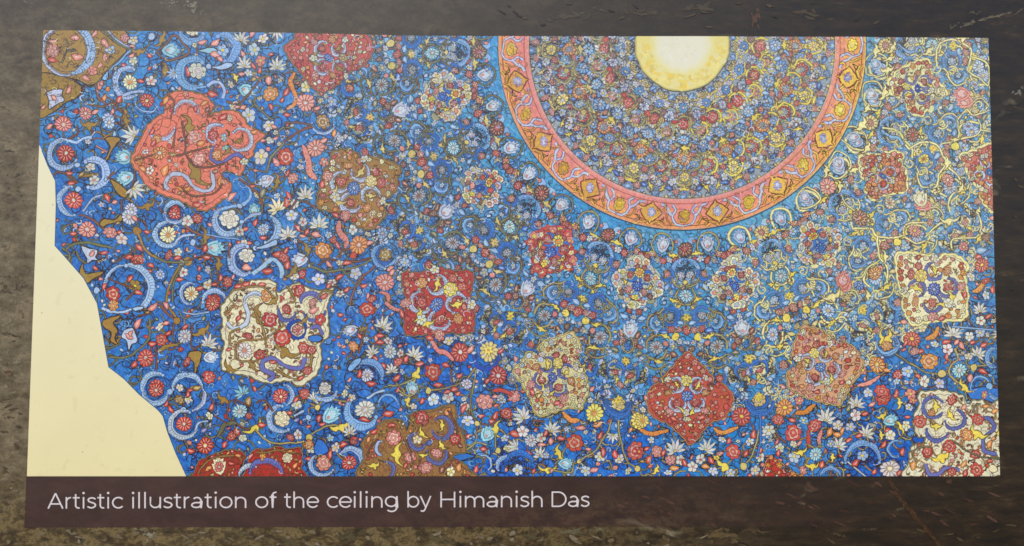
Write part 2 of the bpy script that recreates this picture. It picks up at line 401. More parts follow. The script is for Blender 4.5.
# traced motifs, tile by tile: tile corner in the photograph, coordinates in sixths of a photo pixel
TILES = [
(28,30,"""G g 80,-30 540,-20 600,115 520,190 440,290 400,325 350,325 300,300 230,285 80,270; G g 60,268 180,270 260,295 325,345 300,400 220,440 150,495 60,515;
C 235 120 148 70 292 17 W; C 235 120 145 -75 72 46 L; R 150 125 44 p; L 150 68 55 5 p; L 285 45 55 10 p; L 300 157 70 -5 p; L 150 180 60 -10 r; P G 5 200 200 240 120 230 60; P G 5 240 130 290 120;
F 490 120 32 L; L 460 165 50 80 p; L 400 20 50 60 p; L 460 80 60 -50 p; F 390 245 32 p p; L 350 290 60 -20 p; L 430 210 40 70 p;
G W 105,370 150,365 205,350 200,390 212,425 180,440 130,475 125,420; L 155 405 40 -40 p; L 245 355 60 60 p; L 90 460 30 40 p;
P G 9 430,-10 520,70 620,118; P L 8 470,-10 540,70 640,108; P G 9 630,130 520,200 450,280 400,335; P n 10 405,330 425,400 475,455; P l 9 620 125 515 215 420 330; L 435 330 62 70 p; L 465 405 50 80 o; G l 440,290 480,240 470,300; G l 280,300 320,310 340,335;
F 630 60 30 w; R 578 50 26 p; L 625 95 30 0 p; Y 665 125 42 0 g; F 630 188 28 w; L 625 155 44 30 p; L 575 215 44 -30 r; O 742 40 20 L; F 760 215 18 L;
C 610 315 88 70 300 32 L; D 615 312 46 c o; L 680 305 45 0 r; F 742 305 34 w p; D 715 420 46 r c; L 550 420 55 60 r; P L 14 570 390 640 370 700 365; C 715 420 72 190 330 10 L;
D 345 500 42 p w; L 405 490 44 30 p; L 200 530 50 20 p; D 480 530 36 L w; Y 580 520 42 90 g; L 505 490 40 70 p; P n 6 475 455 520 440 560 500; P n 6 330 440 430 460 470 455"""),
(156,30,"""C 215 0 72 185 345 40 l; R 215 0 42 c; C 400 110 80 -80 112 46 l; F 400 120 38 L; L 280 75 55 15 p; F 235 95 16 w; F 240 150 15 w; G t 250,125 330,108 370,125 330,142; L 355 75 60 40 p; L 355 150 60 -20 p; L 385 175 44 -40 p;
P n 7 0,130 60,80 110,30 160,80 200,125 130,170 60,180 0,130; U 90 122 55 0 t; Y 30 50 40 60 g; Y 50 240 40 90 g;
C 230 260 88 55 300 46 l; L 190 250 60 100 r; R 250 245 54 w; O 318 215 15 L; G L 330,215 380,210 430,190 458,205 420,235 370,235; P L 15 310,335 350,312 390,322 408,365 398,410;
N 95 265 36 200 L; L 340 380 64 -15 r; N 530 195 48 90 w; N 520 40 48 60 w; F 590 120 40 W; F 640 50 32 w; L 580 20 50 60 p; F 630 185 32 p; L 515 145 40 100 p; N 730 205 50 90 w; N 725 20 48 -90 w;
F 558 260 24 W; L 515 262 42 0 p; Y 475 285 30 120 y; U 545 365 50 -20 t; F 450 325 26 w; L 590 215 44 120 r; L 630 240 44 90 r; R 685 385 50 o; L 675 300 64 100 p; L 685 462 40 -60 r; F 750 300 22 W; F 750 490 20 W; F 555 510 46 W; F 460 455 22 w; L 520 462 44 20 p; L 485 460 30 0 p;
P n 7 420 430 520 430 620 300; P G 8 590 440 650 500 700 540; P G 8 610 300 680 270; P l 10 300 340 240 350; L 590 300 40 30 g; D 440 90 18 l"""),
(284,30,"""Wo; W o 28 60,260 40,320 68,380 66,440 20,480; D 130 435 56 p w; L 200 465 40 10 p; C 408 385 42 60 280 15 L; R 405 380 24 q; C 385 470 50 -80 100 15 L; R 375 470 34 o; F 290 430 34 L; U 700 460 56 150 W; R 590 412 34 r; L 20 510 40 0 r; L 10 370 60 60 r;
P G 12 500,330 600,400 640,330 650,200; P G 9 500 330 470 220 560 170; P G 9 510 340 490 460; F 580 60 36 W; F 575 165 36 W; D 665 112 36 p; D 585 290 34 W r; C 750 230 50 60 280 18 l; F 680 205 22 p; L 690 280 24 90 r; F 620 30 24 L; Y 350 280 40 60 t; F 560 20 24 q; N 490 400 30 90 n; L 440 420 60 -50 n; L 640 440 50 70 G; F 130 340 34 c; O 730 315 22 L; R 540 490 30 q; C 735 330 40 180 340 14 l; L 540 420 60 60 G; L 700 180 40 40 g"""),
(412,30,"""C 0 200 50 -80 100 18 l; U 105 115 44 60 L; Y 90 195 34 20 Y; C 185 40 40 80 240 16 l; C 260 110 62 -70 120 22 l; R 260 110 40 g; C 205 185 42 70 330 16 l; R 205 185 24 q; F 245 240 32 L; F 340 235 30 p; F 290 230 24 W; D 395 110 34 p; L 390 60 40 90 q; Y 465 190 46 70 Y; P G 10 455 60 460 120 460 180; U 440 250 46 180 W; P G 8 500 180 520 260 500 340 420 330 400 250; U 480 435 48 180 W; P G 8 440 370 530 360 560 430 540 500 480 520; R 30 300 32 r; F 395 495 32 p; R 340 160 24 g; F 60 30 24 W; C 20 30 40 180 330 14 l; Y 415 440 30 20 Y; L 350 60 40 60 G; Y 445 50 30 90 G; R 330 60 20 q; F 20 380 26 L; Y 520 500 30 20 Y; C 490 540 40 0 180 12 l; L 400 200 40 80 G"""),
(28,121,"""D 210 20 48 p w; L 130 35 50 30 p; Y 370 15 48 0 g; D 490 10 36 L w; Y 585 0 40 90 g; N 610 78 56 150 w; C 215 195 84 70 330 32 L; P L 15 230,112 290,132 330,105 380,92; P W 6 385,85 405,60; F 360 125 20 W; D 225 195 52 r w;
P n 6 240 110 300 70 290 20; G g 460,110 480,92 550,98 545,130 510,170 480,225 455,240 490,160; P g 6 455 100 500 70; P p 4 410 150 470 185; U 575 215 54 170 t; U 585 340 54 190 t;
C 380 315 86 -100 118 44 L; F 375 275 30 w p; P g 12 300,330 420,325; L 320 320 40 30 g; F 395 358 30 w p; O 292 263 16 L; O 300 408 16 L; L 245 315 50 10 r; L 262 372 50 10 r; L 465 350 30 60 l;
C 275 475 88 95 270 30 L; D 275 475 56 r w; P L 10 330,545 380,470 450,445; L 478 465 55 -70 r; St; S 440 500 22 W; G g 490,350 560,380 600,420 580,465 530,430; N 650 420 56 -45 w; D 620 530 40 W w; Y 710 505 44 20 g; P n 5 640 270 640 330 620 400; P n 5 470 350 520 300; P n 5 560 470 560 540; L 60 10 30 0 l; P n 6 100 420 180 300 300 370"""),
(156,121,"""F 630 215 46 w; F 680 30 36 w; L 712 35 40 -20 p; F 685 115 26 w; L 640 115 44 0 p; L 715 105 36 20 p; U 660 360 46 200 W; R 765 205 40 r; L 715 250 60 120 p; P G 12 670,300 690,220 768,130; P l 16 500,345 560,400 560,470 490,510 400,520 350,546; O 498 510 14 L; L 460 455 66 40 p; N 720 510 54 120 c; F 722 450 20 L; F 605 440 24 w; L 580 385 40 0 r; U 590 535 42 90 t; C 115 550 62 25 180 24 L; R 115 540 34 r; Y 720 365 36 80 g; L 635 480 44 60 g; P n 7 500 350 600 420 640 500; P G 6 560 290 680 310; L 600 300 34 10 p; C 5 480 30 270 80 8 L; D 530 240 26 o; L 640 430 60 60 G"""),
(284,121,"""F 340 105 28 W; D 190 162 56 p w; R 10 215 52 r; W p 34 115,140 145,230 155,310 200,350; L 235 115 45 20 p; F 240 250 30 p w; F 100 275 22 W; N 130 430 52 90 w; L 15 310 50 60 r; R 50 345 36 p; F 65 495 30 w; L 28 445 55 120 r; L 10 490 60 100 r; C 465 100 46 70 360 14 L; O 465 105 22 t; D 665 105 36 L; R 385 20 34 o; F 635 10 30 p; D 700 225 42 W; Y 750 185 34 80 y; C 230 10 66 185 350 15 L; R 235 5 44 g; P n 10 0,130 80,70 170,35; P n 7 0,10 80,10 165,30; P G 9 590 150 620 60 720 80 720 170; P G 7 390 130 400 60 450 40; L 300 70 50 80 o; L 500 60 50 80 p; G b 500,80 540,60 560,90 530,110; O 465 235 14 l; P n 6 120 480 200 520; P n 5 30 540 80 470; D 720 350 40 q; L 690 480 50 80 l; P G 10 700 380 740 440 680 520; F 560 505 20 b; L 650 500 40 20 n"""),
(412,121,"""C 100 100 50 150 390 18 l; R 100 95 28 G; C 385 95 58 -90 145 22 l; R 375 90 26 n; C 290 60 36 90 310 15 l; C 348 185 38 70 320 14 l; R 350 188 22 q; D 240 155 46 t w; U 585 150 48 190 W; Y 575 75 46 80 y; P G 7 620 100 650 160 600 215 530 210; U 695 312 46 -60 W; P G 7 640 290 700 240 750 290; C 175 290 54 20 240 20 l; R 175 290 30 q; C 190 405 40 180 360 16 l; D 495 40 36 r; R 245 350 34 r; F 495 172 26 p; O 45 325 24 Y; O 97 322 20 p; U 215 520 44 90 W; R 90 530 32 n; D 35 430 40 q; D 585 270 34 p; R 640 385 28 o; R 745 425 32 r; C 680 530 60 20 200 18 l; R 680 530 26 n; Y 540 205 34 20 Y; R 15 140 24 p; R 40 240 34 o; Y 750 340 34 60 y; F 95 20 32 o; Y 230 230 28 0 G; L 260 470 50 80 n; D 480 465 28 L; L 290 290 50 -60 l; F 430 210 30 q; F 590 460 28 q"""),
(28,212,"""D 355 105 52 p w; L 275 130 44 10 r; R 492 122 38 p; L 550 120 45 0 r; F 565 160 38 w p; P n 8 300,20 380,40 455,100; G g 430,70 460,42 520,48 560,18 560,60 480,72 450,88; D 610 30 48 W w; L 640 40 40 -40 p; O 655 115 26 g; L 712 120 42 0 r; P g 10 660,130 700,220 768,270; P G 12 225,225 300,182 400,190 510,215; G W 315,200 370,215 420,225 410,270 450,290 390,285 360,305 350,260; L 390 245 40 60 p; L 460 242 44 10 r; P G 9 290 230 310 290 350 310; G g 325,310 350,370 440,352 450,372 400,400 350,430 308,390; P G 9 205,215 250,250 240,300; L 665 215 55 -50 r; L 608 270 52 10 r; R 660 285 34 r; L 735 320 50 -30 r; L 730 355 40 0 r; P n 6 520 300 600 250;
C 600 455 138 -70 95 42 L; C 600 455 140 100 185 17 L; O 410 470 20 L; R 512 492 48 r; L 460 447 44 60 r; L 615 400 50 60 r; F 640 440 36 g; P n 6 480,390 560 430 640,450; L 660 482 55 -20 r; P n 5 640 470 590 530; L 540 70 30 20 g; D 650 300 20 r"""),
(156,212,"""C 68 132 74 70 360 26 L; P L 12 112,190 160,148 230,140; O 222 185 18 L; D 70 135 52 c o; L 125 125 34 20 r; D 110 10 36 r; C 110 5 58 195 350 18 L; F 190 55 36 w p; R 250 40 32 r; C 438 50 84 115 345 34 L; R 440 45 60 w; P L 13 520,60 560,22 630,4; C 650 100 84 -85 62 38 L; D 645 100 38 L w; L 600 60 48 70 r; L 645 150 48 0 r; L 540 100 44 30 r; O 515 58 14 L; F 500 120 30 w r; L 500 185 40 0 r; L 560 185 40 0 r; F 528 185 22 w; O 597 215 14 L; G L 600,215 660,190 720,163 732,190 680,215 625,228; C 535 288 86 80 290 38 L; R 545 262 52 w; L 548 338 62 -10 p; P L 22 585,372 650,322 700,283 745,320 760,390; L 670 355 64 -5 r; L 735 260 66 -10 r; Y 295 145 40 90 g; P n 8 170,80 230 120 290 140; P l 6 310,130 380,150 500,170; U 352 215 58 0 t; L 295 215 54 60 r; L 300 265 58 -5 r; R 75 260 28 r; F 130 245 28 w; L 125 280 44 0 r; O 190 295 26 g; P G 10 0,270 80,302 190,298; P n 6 190,290 300,258 400,280; Y 370 320 42 90 g; P n 7 370,350 385,430; F 310 347 24 W; F 165 362 32 w r; L 130 370 50 60 r; L 145 405 48 0 r; P g 10 60,550 80,440 145,312; P G 8 100 550 105 440 150 330; D 25 375 30 L; L 90 330 30 0 l;
C 210 490 60 70 270 18 L; D 210 490 44 c o; L 265 455 48 20 r; F 312 435 32 w o; L 350 432 44 0 r; R 430 420 30 r; L 385 395 40 80 r; C 350 545 72 25 180 26 L; R 345 535 46 r; P b 8 420 490 470 540; P n 5 440 200 440 280; L 440 310 30 60 l"""),
(284,212,"""N 210 60 54 90 w; N 25 125 52 100 w; F 45 20 36 W; F 115 60 28 w r; L 85 100 48 -50 r; L 137 120 48 70 r; S 70 175 18 W; R 235 232 54 o; L 195 135 60 -10 p; W p 32 330,50 330,120 375,170 370,215; L 325 195 54 -60 r; R 293 165 24 r; D 452 200 58 o w; L 520 190 44 30 p; F 415 105 30 w p; F 268 138 20 L; D 590 125 30 L; C 600 262 66 90 280 20 l; C 600 262 66 290 345 14 l; R 605 260 40 g; D 605 420 58 p w; L 650 360 44 40 p; O 415 262 20 r; P G 11 150,320 280,358 420,335 520,290; P n 6 200,320 280,285 400,300 520,278; F 338 305 24 w; L 275 315 48 -50 p; L 378 310 48 10 r; U 95 287 50 180 W; Y 135 225 40 100 g; F 210 400 40 W; F 428 372 36 W; P n 7 545,320 440,430 398,550; F 290 420 28 w r; L 335 395 54 20 r; L 270 445 48 50 r; F 340 495 28 w r; L 378 465 44 45 r; R 107 375 30 r; F 62 385 26 w; L 20 320 55 80 r; C 680 120 58 -90 95 16 l; C 678 35 34 60 300 13 l; R 685 125 28 q; L 480 440 44 10 r; F 455 475 18 L; W p 26 570,480 615,500 630,548; F 722 305 32 L; F 735 210 26 p; P n 7 340,280 345,240 400,220; R 525 520 28 r; R 0 270 30 r; L 20 230 44 60 r; Y 50 350 40 60 g; L 730 60 60 80 q; L 640 340 44 30 p; F 690 480 26 q; L 505 500 30 90 p"""),
(412,212,"""C 328 55 40 60 320 14 l; R 330 55 18 q; C 430 110 58 170 400 22 l; R 430 105 32 b; R 160 98 40 r; R 395 30 34 r; D 575 100 48 l w; Y 250 115 52 -30 y; D 245 190 40 q; Y 205 240 50 30 y; P y 8 210 250 280 250 330 220; O 355 218 28 y; O 490 185 18 y; O 462 322 30 y; C 575 240 62 85 290 24 l; R 575 240 30 q; C 622 340 42 -100 100 16 l; R 650 268 38 r; R 372 175 24 n; Y 525 55 42 60 y; Y 625 150 30 200 y; C 685 85 45 90 340 14 l; C 497 430 50 0 360 14 b; R 497 430 28 q; Y 455 490 42 120 y; Y 575 430 48 -60 y; U 700 470 48 20 W; C 65 235 50 170 370 16 l; O 65 258 26 L; R 590 490 30 r; F 265 282 28 q; F 350 265 28 q; F 310 300 22 q; F 400 330 30 q; F 400 385 28 q; R 430 235 28 r; R 515 300 24 r; D 310 370 20; L 70 200 44 -60 r; F 120 150 26 q; O 145 285 24 b; R 110 310 24 r; U 205 10 40 90 W; C 580 0 40 180 360 14 b; C 640 30 40 200 340 12 b; L 530 350 60 60 b"""),
(92,303,"""P L 12 60,30 110,50 180,58 250,35; G L 240,30 300,15 308,30 260,52; R 130 15 34 o; L 365 20 64 40 p; G g 62,112 100,88 175,78 130,118 150,160 135,210 152,250 112,230 115,180 75,150; P G 9 345,90 345,200 270,290 190,330 110,320; P G 7 60 260 110 270 170 240; G W 195,165 240,150 265,190 270,230 240,250 220,285 205,230 175,205; L 222 200 50 150 p; L 235 185 40 60 p; L 278 128 64 60 p; F 408 142 28 w; L 442 125 44 20 p; P n 10 400,10 450,60 500,100; P g 8 430 0 480 50 510 100; O 507 105 20 g; L 440 20 50 -60 p; R 418 222 36 r; L 460 182 44 40 r; L 360 243 56 5 r; D 325 328 54 r w; L 253 367 52 50 r; W g 22 395,292 440,265 515,248; D 557 200 46 W w; L 560 145 44 20 r; Y 660 165 52 35 g; N 705 232 48 75 w; U 712 325 46 10 W; R 700 442 40 r; G g 570,320 600,283 655,290 652,340 630,400 608,445 612,370 582,342; R 565 352 28 r; S 490 360 22 W; D 725 10 46 r c; L 575 65 46 70 r; P L 6 540,60 620,72 700,55; C 388 505 84 65 210 30 L; D 390 505 50 r w; C 572 515 84 5 180 30 L; O 470 530 18 L; P b 7 380,410 400,370 470,375 490,300; P n 5 490 120 480 200; P n 5 600 130 600 270 660 240; P n 5 380 260 390 400; F 530 510 24 w; L 330 60 40 30 g; P n 6 270 80 360 60; L 630 510 50 10 g; L 590 530 40 20 r"""),
(128,390,"""C 165 5 76 190 350 26 L; D 170 0 46 r w; F 365 55 28 w; L 362 28 40 80 r; R 310 58 32 g; C 360 30 98 -75 20 20 W; O 330 120 18 L; C 335 205 80 65 335 30 W; D 335 203 50 r w; P L 9 400,240 430,200 475,190; L 232 85 48 50 r; L 260 118 48 -50 r; L 497 98 54 70 r; F 490 158 24 w; D 465 335 52 r c; L 380 365 54 -20 r; D 672 130 44 t w; R 725 155 20 r; Y 575 50 42 -30 g; P n 7 610,60 600,160 660,210 730 240; W G 22 540,275 585,205 650,200; R 625 272 32 r; R 655 250 24 r; F 690 285 26 w; L 585 325 50 70 r; L 725 70 60 70 g; N 680 10 44 120 t; P n 6 490 40 510 80; P n 5 520 150 600 200; P n 5 730 100 650 60; Y 755 225 50 40 y; L 450 240 50 30 v; L 540 140 30 0 b"""),
(256,390,"""P y 8 -10,235 60,298 150,322 285,308; P g 8 285 310 275 420 275 530; D 145 38 46 r c; C 145 38 72 -50 70 22 L; C 155 175 76 85 300 30 L; R 155 175 50 c; L 200 140 40 0 r; P L 10 225,160 255 145 285,128; R 290 22 36 r; F 245 92 30 w; L 240 60 40 60 r; N 355 40 40 60 w; P y 9 320,80 365,98 400,68 480,60 545,70; O 370 105 22 y; U 450 152 62 45 t; Y 505 215 56 20 y; P y 8 500,210 420,220 335,262; O 318 285 30 y; O 312 168 15 L; F 445 285 22 L; L 30 208 52 -5 r; R 205 285 26 r; F 250 268 30 w o; L 380 172 50 80 r; L 400 205 40 20 r; C 640 125 92 125 335 44 l; D 655 118 60 w w; L 650 180 60 -5 r; N 560 240 42 100 w; F 480 345 30 w; L 530 328 52 20 r; L 590 300 54 40 r; F 335 352 28 w; R 315 325 30 o; L 322 408 48 0 r; C 398 445 70 120 330 22 L; R 405 440 50 p; C 565 435 80 -60 135 34 L; D 560 435 50 r w; L 450 385 54 80 r; F 580 45 24 w; F 535 20 24 w; L 560 60 30 60 r; P L 12 665,45 710,20 768,0; C 420 -8 68 200 345 24 L; R 415 -10 40 w; G b 375,290 420,320 435,370 370,390 350,340; P n 6 100 130 50 60 0 80; L 240 180 40 20 v; R 590 310 22 r"""),
(348,303,"""R 115 38 50 r; N 220 125 54 60 w; W p 26 225,0 270,28 315,42; S 180 18 18 W; U 15 165 46 200 W; Y 90 155 32 30 g; F 108 220 22 L; L 190 195 50 0 r; L 190 240 50 0 r; F 240 230 28 w r; D 250 290 42 W w; N 140 290 40 120 w; F 315 300 26 w r; N 405 300 50 60 w; R 300 352 30 r; L 350 338 48 70 r; N 260 395 36 90 w; L 210 380 44 -60 r; L 162 335 44 -50 r; C 110 445 96 -5 130 34 l; D 118 435 40 W w; L 70 425 54 80 r; L 140 482 56 0 r; G l 0,390 40,340 78,328 60,370 20,410; L 290 450 54 40 r; R 30 260 30 o; Y 400 430 52 60 y; P y 8 400,450 330,488 240,490; P y 8 290 480 330 520 340 550; O 482 525 24 y; P y 7 500,525 600,510 700,460 768,388; P y 6 768 400 755 470 745 550; U 385 512 46 90 t; R 512 415 52 r; D 672 298 58 r w; W p 30 500,225 530,275 590,300 630,345; L 735 275 55 60 p; F 605 225 30 w; S 495 340 20 W; L 430 365 54 0 r; L 590 375 50 0 r; L 670 432 46 30 r; F 628 460 18 W; L 545 497 56 0 r; D 710 482 32 W w; L 635 522 50 20 r; P n 5 620,395 625,480; L 300 520 44 70 r; F 325 415 20 L; P n 5 60 300 100 160; F 720 190 28 q"""),
(384,390,"""C 25 85 55 0 180 12 l; L 30 140 64 20 r; F 300 55 38 W; F 385 45 34 w p; L 380 15 40 20 r; Y 150 60 38 -90 y; P y 7 90,0 145,40 200,0; F 180 95 24 w; L 230 62 44 70 r; R 605 72 52 p; L 670 40 40 20 p; F 485 100 30 w r; L 480 110 60 60 r; P G 10 520,-10 522,100 545,170 570,195; O 560 195 20 y; F 505 185 38 W; L 590 155 44 0 r; D 705 55 28 W w; R 735 140 36 r; L 670 155 54 60 r; L 655 185 50 0 r; Y 680 232 44 -90 y; P y 6 680,250 668,300 672,350; O 685 365 24 y; U 620 265 52 60 t; P y 9 500,360 560,320 615,330; L 500 280 50 30 r; L 600 355 46 0 r; C 590 440 52 -50 95 12 L; L 545 478 54 75 r; G b 400,415 440,380 520,385 540 400 470 420; F 725 290 26 W; C 740 460 60 70 200 20 L; P n 6 490 240 490 360; L 730 340 30 60 l; F 740 350 20 c; L 735 480 30 80 p; P n 5 580 200 640 210 680 180; L 440 20 40 20 r"""),
(512,390,"""N 55 150 54 120 w; N 245 225 48 60 w; D 495 140 56 y o; D 760 185 52 y o; W o 26 305,130 350,178 405,182; L 410 225 58 -10 p; S 330 232 20 W; F 65 250 38 w p; L 15 270 64 -20 r; D 115 305 38 W w; F 175 288 34 w p; L 180 330 54 0 p; L 235 305 44 90 p; L 295 290 48 -10 r; R 375 318 54 r; N 170 375 42 90 w; N 5 340 46 180 w; L 100 380 44 -20 r; F 35 480 38 W; C 40 470 92 15 140 30 b; Y 285 375 44 -70 y; Y 215 472 44 0 y; P y 9 215,475 300,490 360,490 372,425; U 318 440 44 0 t; O 405 425 20 y; P y 8 405,425 500,360 570,260 600,185; F 440 485 30 W; L 490 475 54 20 p; N 605 285 36 -90 w; F 525 400 30 w; L 545 375 52 80 r; F 645 415 30 w; L 622 385 54 100 r; L 455 350 34 0 p; P y 8 638,180 650,300 690,420 740,470; O 750 475 24 y; R 740 365 54 r; L 530 275 50 60 r; L 515 205 54 30 o; C 640 82 74 175 365 22 b; R 640 82 44 Y; S 637 62 34 y; P G 6 540,440 580,420 600,480; F 695 487 26 w; R 15 40 40 p; L 200 260 40 60 r; P n 5 130 180 200 190; L 710 240 34 60 o; L 130 485 40 60 r; L 235 480 30 80 p; F 210 390 20 W"""),
(640,390,"""F 600 10 32 w; C 720 60 82 185 355 24 b; R 715 60 44 Y; S 715 38 34 y; D 607 160 58 r y; L 505 160 46 60 p; W o 24 0,235 80,265 170,240; W o 24 440,230 500,252 585,222; N 205 340 54 110 w; N 405 335 54 70 w; F 65 300 24 W; F 490 300 24 W; L 530 300 44 70 r; R 560 370 50 r; R 105 370 36 p; L 145 378 44 60 r; F 240 420 32 w r; L 270 440 50 -60 r; L 205 465 58 0 o; F 315 460 34 w p; F 362 415 32 w r; L 395 465 54 0 o; L 430 425 54 -50 r; Y 510 455 50 -30 y; P y 8 620,450 680,370 720,220; O 620 455 28 y; L 635 375 54 60 r; F 720 400 30 w r; L 720 360 44 90 r; L 685 270 54 80 r; F 660 310 24 W; F 545 495 30 W; F 690 480 30 w; F 165 495 26 W; F 440 488 28 W; Y 95 480 36 60 y; L 55 420 54 50 r; N 755 245 44 180 w; L 480 385 44 10 p; R 180 420 30 p; L 60 460 40 10 r; D 10 185 44 y o; F 460 410 20 y; P b 10 720 150 722 300 700 400; F 0 370 20 r"""),
(768,390,"""D 98 105 54 o y; W o 28 165,135 225,132 280,92; F 185 60 28 p; N 350 155 54 80 w; N 530 75 52 90 w; F 600 15 30 W; R 690 45 54 r; L 625 85 44 40 p; R 60 180 36 r; L 150 180 55 -20 r; F 215 180 26 l; R 150 260 52 r; R 280 212 42 r; W r 26 245,240 243,290 250,345; W p 20 325,240 310,290 312,340; P y 8 245,330 285,345 322,320; F 415 212 34 w; L 368 250 60 70 o; L 415 265 54 -10 o; L 445 245 50 60 o; F 495 220 32 W; F 525 152 34 w p; L 580 145 50 10 r; N 590 250 48 80 w; N 430 320 44 70 w; F 375 320 24 L; F 155 325 26 w; F 75 350 30 w; L 68 380 44 80 r; L 50 310 44 60 r; F 155 405 36 W; Y 195 370 38 20 y; D 285 385 44 t w; Y 265 455 46 0 y; Y 385 405 30 90 y; L 325 450 50 60 r; C 570 425 104 -5 185 30 l; F 568 398 34 L; P w 5 480,430 590,525; L 525 435 56 30 r; L 640 490 44 60 r; C 375 530 60 10 175 20 l; D 740 475 58 w c; Y 680 155 40 30 y; U 738 180 44 20 t; F 725 270 30 w r; L 725 245 50 0 r; Y 675 270 32 90 y; L 695 325 50 70 r; C 772 350 45 90 275 10 l; L 545 275 44 30 r; L 485 300 44 10 r; S 640 200 20 W; P y 6 0,405 70 430 130 480 210 515; P n 8 0 200 60 280 110 320; L 190 315 40 40 p; F 5 240 34 w; R 210 480 28 p; L 480 110 40 60 G; F 620 210 18 W"""),
(880,390,"""R 20 40 46 r; L 95 20 60 80 r; F 185 25 36 p; Y 110 80 36 90 y; U 62 185 44 20 t; Y 125 225 32 120 y; F 160 215 28 w; F 65 270 32 w; L 20 325 50 70 r; L 135 370 54 80 r; C 100 350 50 60 280 10 l; G B 190,290 240,268 275,290 270,322 225,325; D 60 475 58 w c; L 115 500 44 60 r; F 175 105 26 W; F 200 62 22 p; G b 525,-10 720,-10 720,80 640,58 560,58 530,30; C 710 0 52 200 290 20 l; F 625 28 26 p; G t 510,75 545,62 545,115 515,122"""),
(880,303,"""D 190 215 54 r y; N 600 30 40 100 w; F 605 105 32 w r; N 440 170 52 80 w; W o 26 275,218 320,200 350,148; F 325 245 26 W; F 405 280 34 w r; L 400 240 50 20 r; L 490 255 50 -60 p; L 400 320 38 80 r; F 535 205 30 w; F 600 180 32 W; N 595 295 46 60 w; F 530 318 26 w; F 85 105 30 W; F 255 148 30 c; R 295 350 54 o; L 240 290 50 10 r; R 205 290 26 p; P y 8 85,300 200,375 300,420 420,425; O 375 425 32 y; P y 11 450,275 468,335 428,370 420,430 465,472 505,468; P y 6 520,380 640,372; D 475 405 42 t w; O 560 385 28 y; F 165 410 34 L; L 95 425 54 80 r; F 265 470 34 w p; F 355 485 36 W; L 230 445 44 -40 r; Y 510 500 46 -50 y; C 600 500 56 10 200 12 l; O 655 498 18 l; L 620 415 54 -20 r; R 20 540 42 r; C 45 245 62 180 400 16 l; Y 30 225 52 -60 y; L 650 80 44 30 r; L 625 250 50 30 r; C 700 330 60 90 260 22 l; L 150 240 44 60 r; L 455 235 44 50 p; P n 5 420 0 560 130; N 700 190 34 180 w; F 20 110 26 p; L 540 450 50 80 p; P l 5 430 140 680 160; L 560 240 40 20 r; F 50 180 22 q; R 0 360 34 r"""),
(476,303,"""C 48 65 50 110 350 18 b; R 50 65 26 L; C 80 160 58 -90 85 18 b; P b 17 140,220 158,165 210,158 240,220 290,238 322,180 325,130; Y 70 155 42 -20 y; Y 195 230 42 -60 y; R 175 200 24 r; D 75 290 60 Y o; S 72 285 40 y; C 60 320 74 175 370 20 B; D 132 435 56 r w; L 70 470 44 60 r; D 405 75 46 q n; Y 380 18 46 0 y; Y 390 140 46 0 y; O 525 58 28 y; R 605 50 30 r; O 660 105 26 y; P y 8 660,110 655,240 720,280; Y 190 90 30 0 y; Y 280 95 28 0 y; R 265 165 24 r; D 735 200 42 t w; Y 715 280 34 60 y; R 300 20 36 r; C 240 60 40 90 250 12 b; L 150 290 44 10 r; D 200 295 24 L; L 90 130 40 60 r; D 220 460 30 q; F 175 345 26 q; C 730 400 60 80 200 18 b; C 730 10 52 190 350 16 b; D 725 15 30 L; R 15 180 26 L; R 520 5 26 n; L 520 120 50 10 q; L 590 180 40 80 q; W r 26 100 530 160 520 220 560; F 740 500 26 w; L 670 340 50 60 b; R 130 60 26 q"""),
(700,303,"""U 262 130 54 100 w; R 100 30 28 r; D 445 165 44 o n; C 450 165 66 90 300 8 y; Y 390 145 42 60 y; P y 10 520,85 520,190 455,245; Y 480 250 30 0 y; O 520 75 28 y; O 370 270 26 y; S 310 325 36 y; R 285 260 34 r; P l 16 150,400 180,460 232,430 270,392 325,415; P l 16 330,500 335,410 385,380 440,385 482,360 480,320; Y 262 455 32 90 y; Y 405 435 36 60 y; R 290 450 24 r; R 373 430 24 r; F 448 480 32 w; F 235 530 34 w; D 100 250 36 n q; Y 160 200 48 60 y; P y 8 50,290 110,325 135,310; R 640 165 34 r; O 662 25 28 y; P y 9 660,30 720,80 780,95; R 180 425 22 L; C 115 95 40 -60 180 14 l; C 385 45 44 100 320 14 l; R 380 45 22 L; L 430 35 40 30 n; L 110 150 50 0 b; O 5 205 22 y; R 20 300 24 q; R 450 360 24 L; L 90 360 60 60 b; R 560 90 26 n; R 570 20 24 n; R 550 185 26 n; R 15 150 20 r; L 390 320 60 10 q; L 230 370 50 10 q; L 520 265 40 60 l; P b 8 540 340 560 370 600 360"""),
(780,303,"""Y 430 35 48 0 y; P y 10 200,38 260,95 335,88; P y 10 335,55 430,32 525,30; D 280 28 38 c n; C 430 160 50 170 370 12 l; R 430 157 26 p; P y 8 440,210 560,190 625,182 650,220; Y 640 215 46 60 y; C 640 240 62 170 350 12 l; R 640 260 34 o; D 580 370 52 o y; C 520 130 46 60 210 12 l; D 520 135 30 n q; F 520 235 32 c; F 685 105 30 c; Y 630 70 42 90 y; F 495 405 28 p; W p 24 470,498 530,480 600,440; R 705 430 30 r; L 640 405 44 -20 o; P G 6 690,300 730 325 768,360; R 610 528 44 r; F 425 85 28 q; F 240 110 26 q; R 150 60 26 q; R 95 30 28 n; R 90 80 26 n; Y 40 85 30 90 y; P y 8 40 100 40 200 5 240; R 310 130 22 b; L 530 60 34 80 y; F 500 290 26 q; F 700 470 20 L; L 380 510 40 20 r"""),
